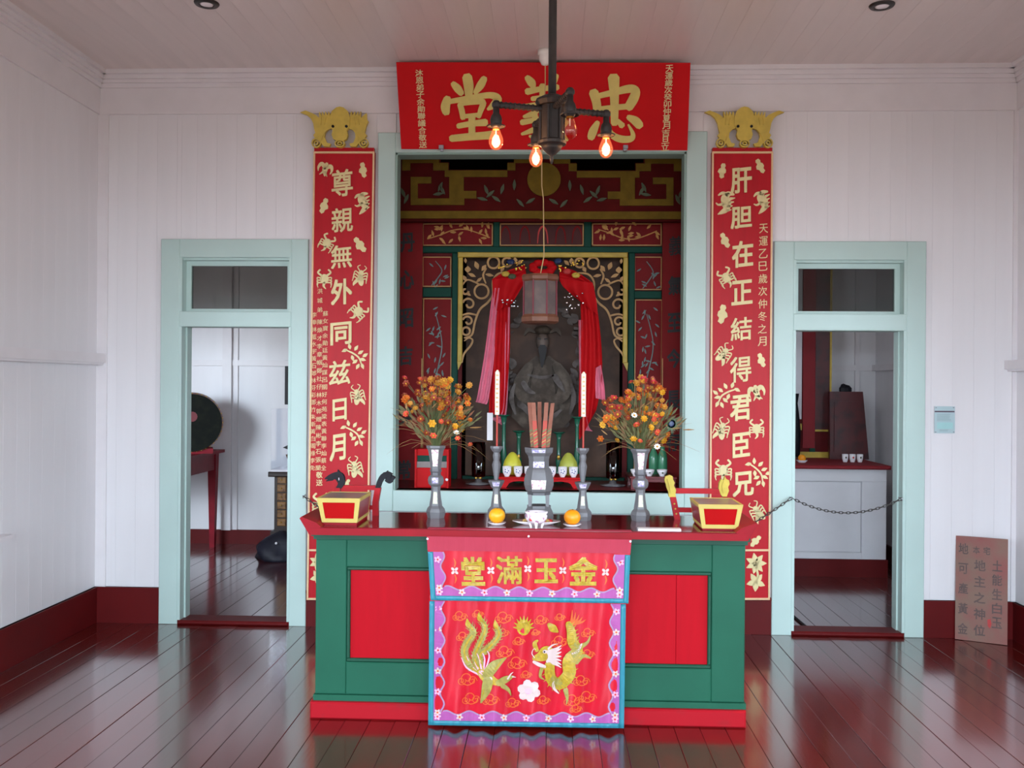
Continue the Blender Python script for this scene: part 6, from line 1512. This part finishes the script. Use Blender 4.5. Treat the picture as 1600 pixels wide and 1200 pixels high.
t = thing('cloth_bundle', 'dark blue cloth bundle piled on the floor before the drawer cabinet', 'cloth', (cx0 + .16, YCB - .25, 0))
q = M(); random.seed(14)
gx = []
V = []; F = []; nn = 16
for i in range(9):
    h_ = i / 8; rr = .23 * (1 - h_ ** 2.2) + .02
    for kx in range(nn): a = 2 * PI * kx / nn; w2 = 1 + .18 * math.sin(a * 3 + i * .7) + random.uniform(-.05, .05); V.append((cx0 + .17 + math.cos(a) * rr * 1.1 * w2, YCB - .28 + math.sin(a) * rr * .8 * w2, .27 * h_))
for i in range(8):
    for kx in range(nn): F.append((i * nn + kx, i * nn + (kx + 1) % nn, (i + 1) * nn + (kx + 1) % nn, (i + 1) * nn + kx))
F += [list(range(nn))[::-1], list(range(8 * nn, 9 * nn))]
obj('cloth', M().add(V, F), 'darkblue', t, smooth=True); obj('tag', M().ball((cx0 + .15, YCB - .42, .17), .014, 6), 'porcelain', t)
c0, c1, ct = px(424, 700, YCB + .02).x, cx1 - .02, px(440, 640, YCB).z
gc = thing('display_case', 'clear acrylic display case with a small model ship on the drawer cabinet', 'display case', ((c0 + c1) / 2, YCB + .18, zc))
tk = .006
for bx_ in ((c0, c0 + tk, YCB, YCB + .36, zc + .02, ct), (c1 - tk, c1, YCB, YCB + .36, zc + .02, ct), (c0 + tk, c1 - tk, YCB, YCB + tk, zc + .02, ct), (c0 + tk, c1 - tk, YCB + .354, YCB + .36, zc + .02, ct), (c0, c1, YCB, YCB + .36, ct, ct + tk)): obj('acrylic_sheet', M().box(*bx_), 'acrylic', gc)
obj('base', M().box(c0 - .004, c1 + .004, YCB - .004, YCB + .364, zc, zc + .02), 'porcelain', gc)
ms = thing('model_ship', 'small brown model ship inside the clear display case', 'model ship', (c0 + .27, YCB + .18, zc + .02))
hx, hy, hz = c0 + .27, YCB + .18, zc + .07
obj('hull', M().prism([(-.16, .09), (-.12, 0), (.12, 0), (.17, .08), (.1, .05), (-.1, .05)], lambda u, v, d: Vector((hx + u, hy + d, hz + v)), -.035, .035), 'drawer', ms)
obj('stand', M().box(hx - .06, hx - .04, hy - .03, hy + .03, zc + .02, hz + .01).box(hx + .04, hx + .06, hy - .03, hy + .03, zc + .02, hz + .01), 'darkwood', ms)
obj('mast', M().tube([(hx, hy, hz + .05), (hx, hy, hz + .26)], .004, 6).tube([(hx - .1, hy, hz + .05), (hx - .1, hy, hz + .2)], .003, 6), 'darkwood', ms)
for sx_, sh in ((0, .2), (-.1, .14)): obj('sail', M().prism([(sx_ - .03, .07), (sx_ + .06, .06), (sx_ + .05, .05 + sh), (sx_ - .02, .04 + sh)], lambda u, v, d: Vector((hx + u, hy + d, hz + v)), -.002, .002), 'drawer', ms)
obj('pennant', M().prism([(-.2, .16), (-.14, .14), (-.14, .19)], lambda u, v, d: Vector((hx + u, hy + d, hz + v)), -.002, .002).tube([(hx - .14, hy, hz + .05), (hx - .14, hy, hz + .19)], .003, 6), 'ink', ms)
fp0 = px(445, 600, YB - .03).x; z0_, z1_ = px(447, 632, YB - .03).z, px(447, 563, YB - .03).z
t = thing('framed_picture', 'black framed picture with red edge on the white wall above the display case', 'picture', (fp0 + .2, YB, z0_))
obj('frame', M().box(fp0, fp0 + .035, YB - .03, YB - .001, z0_, z1_).box(fp0 + .365, fp0 + .4, YB - .03, YB - .001, z0_, z1_).box(fp0 + .035, fp0 + .365, YB - .03, YB - .001, z0_, z0_ + .035).box(fp0 + .035, fp0 + .365, YB - .03, YB - .001, z1_ - .035, z1_), 'ink', t)
obj('picture', M().box(fp0 + .035, fp0 + .365, YB - .015, YB - .001, z0_ + .035, z1_ - .035), 'redcloth', t)

# ================================================================== RIGHT REAR ROOM
YCA = 8.5; zca = px(1310, 733, YCA).z; xr1 = px(1385, 800, YCA).x; xr0 = 1.75; YK = 9.55
wc = thing('white_altar_cabinet', 'white panelled altar cabinet with red base in the side room', 'cabinet', ((xr0 + xr1) / 2, YCA + .4, 0))
obj('body', M().box(xr0, xr1, YCA + .02, YK, .16, zca - .0), 'cabwhite', wc)
zp = px(1300, 752, YCA).z
obj('front_frame', M().cbox(xr0, xr1, YCA, YCA + .02, zp, zca, .003).cbox(xr1 - .22, xr1, YCA, YCA + .02, .16, zp, .003).cbox(xr0, xr1 - .22, YCA, YCA + .02, .16, .22, .003), 'cabwhite', wc)
obj('panel', M().cbox(xr0, xr1 - .225, YCA + .008, YCA + .02, .225, zp - .005, .003), 'cabwhite', wc)
obj('base', M().box(xr0, xr1 + .012, YCA - .012, YK, 0, .16), 'skirt', wc)
t = thing('red_altar_runner', 'dark red cloth covered top slab lying on the white altar cabinet', 'cloth', ((xr0 + xr1) / 2, YCA, zca))
zta = zca + .035
obj('top', M().cbox(xr0, xr1 + .03, YCA - .04, YK, zca + .001, zta, .01), 'redcloth', t)
for i, x in enumerate((1320.5, 1332, 1343.5)):
    c = px(x, 725, 8.86); c.z = zta; k = 8.86 / FPX
    t = thing('teacup', 'small white cup, one of three on the red covered altar in the side room', 'cup', c, group='three cups in the side room')
    obj('cup', M().lathe([(3 * k, 0), (3.4 * k, .006), (4.4 * k, .03), (4.8 * k, .075), (4.3 * k, .075), (3.6 * k, .03), (.001, .02)], c, 14), 'porcelain', t, smooth=True)
    obj('mark', M().ball(c + Vector((0, -4.5 * k, .045)), .009, 6, 1, .3, 1.2), 'redglaze' if i == 1 else 'leafgreen', t)
c = px(1253, 722, 8.75); c.z = zta; k = 8.75 / FPX
obj('offering_dish', M().lathe([(5 * k, 0), (5.5 * k, .004), (8.5 * k, .02), (8.5 * k, .024), (5 * k, .01), (.001, .008)], c, 18), 'porcelain', None, 'small white dish under the single orange in the side room', 'dish', smooth=True)
t = thing('orange', 'single orange on a small dish in the dim side room', 'orange', c + Vector((0, 0, .01)))
obj('fruit', M().ball(c + Vector((0, 0, .01 + 5.4 * k)), 5.5 * k, 16, 1.1, 1.1, 1), 'orange2', t, smooth=True); obj('stem_end', M().lathe([(.004, 0), (.003, .003)], c + Vector((0, 0, .008 + 10.9 * k)), 6), 'stem', t)
Yt_ = 9.2; z1_ = px(1325, 612, Yt_).z; k = Yt_ / FPX; X = px(1326, 660, Yt_).x
t = thing('ancestor_tablet', 'tall dark maroon wooden tablet with a carved knob standing behind the three cups', 'tablet', (X, Yt_, zta))
a, b = px(1297, 700, Yt_).x, px(1358, 700, Yt_).x; a2, b2_ = px(1299, 620, Yt_).x, px(1351, 620, Yt_).x
obj('board', M().hexa([(a, Yt_, zta), (b, Yt_, zta), (b, Yt_ + .05, zta), (a, Yt_ + .05, zta), (a2, Yt_ + .05, z1_), (b2_, Yt_ + .05, z1_), (b2_, Yt_ + .1, z1_), (a2, Yt_ + .1, z1_)]), 'tabletred', t)
obj('knob', M().ball((X - .01, Yt_ + .075, z1_ + .02), .05, 10, 1.3, .6, 1).ball((X - .03, Yt_ + .075, z1_ + .05), .03, 8), 'black', t)
obj('carved_field', M().prism([(1303, 705), (1350, 705), (1346, 628), (1304, 628)], lambda u, v, d: px(u, v, Yt_ + .05 * (705 - v) / 93.0 - .002) - Vector((0, d, 0)), 0, .008), 'tabletred', t)
# red and gold altar surround
Ys = 9.38
t = thing('shrine_frame', 'red and gold framed shrine panel standing on the side room altar', 'shrine', (px(1260, 715, Ys).x, Ys, zta))
xl, xr_ = px(1190, 600, Ys).x, px(1299, 600, Ys).x
obj('panel', M().box(xl, xr_ - .02, Ys + .02, Ys + .04, zta, 3.2), 'shrinered_d', t)
obj('red_banner', M().box(px(1254, 600, Ys).x, px(1273, 600, Ys).x, Ys - .02, Ys + .01, px(1262, 700, Ys).z, 3.1), 'redcloth', t)
obj('dark_column', M().box(px(1274, 600, Ys).x, px(1296, 600, Ys).x, Ys, Ys + .02, px(1262, 672, Ys).z, 3.2), 'tabletred', t)
obj('gilded_bar', M().box(px(1296, 600, Ys).x, px(1299, 600, Ys).x, Ys - .01, Ys + .02, zta, 3.2), 'shrinegold', t)
obj('gilded_bar', M().box(xl, px(1296, 600, Ys).x, Ys - .01, Ys + .02, zta, px(1262, 706, Ys).z), 'shrinegold', t)
obj('gilded_bar', M().box(px(1274, 600, Ys).x, px(1296, 600, Ys).x, Ys - .01, Ys + .02, px(1262, 674, Ys).z, px(1262, 671, Ys).z), 'shrinegold', t)
obj('gilded_bar', M().box(xl, px(1253, 600, Ys).x, Ys - .01, Ys + .02, px(1262, 672, Ys).z, px(1262, 662, Ys).z), 'shrinegold', t)
obj('light_panel', M().box(xl, px(1253, 600, Ys).x, Ys + .005, Ys + .02, px(1262, 655, Ys).z, 3.1), 'cabwhite', t)
obj('green_strip', M().box(px(1266, 600, Ys).x, px(1274, 600, Ys).x, Ys - .008, Ys + .02, px(1262, 706, Ys).z, px(1262, 690, Ys).z), 'shrinegreen', t)
c = px(1243, 660, Ys - .1); c.z = zta; k = Ys / FPX
t = thing('dark_vase', 'tall dark vase beside the red banner in the side room', 'vase', (c.x, c.y, zta))
zv = px(1243, 615, Ys - .1).z - zta
obj('body', M().lathe([(5 * k, 0), (7 * k, .05), (8 * k, zv * .4), (5 * k, zv * .7), (3 * k, zv * .85), (5 * k, zv)], c, 16), 'black', t, smooth=True)
obj('base', M().lathe([(7 * k, 0), (7 * k, .015)], c, 16), 'darkwood', t)
a, b = pz(1231, 955, .008), pz(1262, 981, .008)
obj('floor_rod', M().tube([a, b], .008, 8), 'ink', None, 'thin dark rod lying on the floor inside the chained doorway', 'rod')
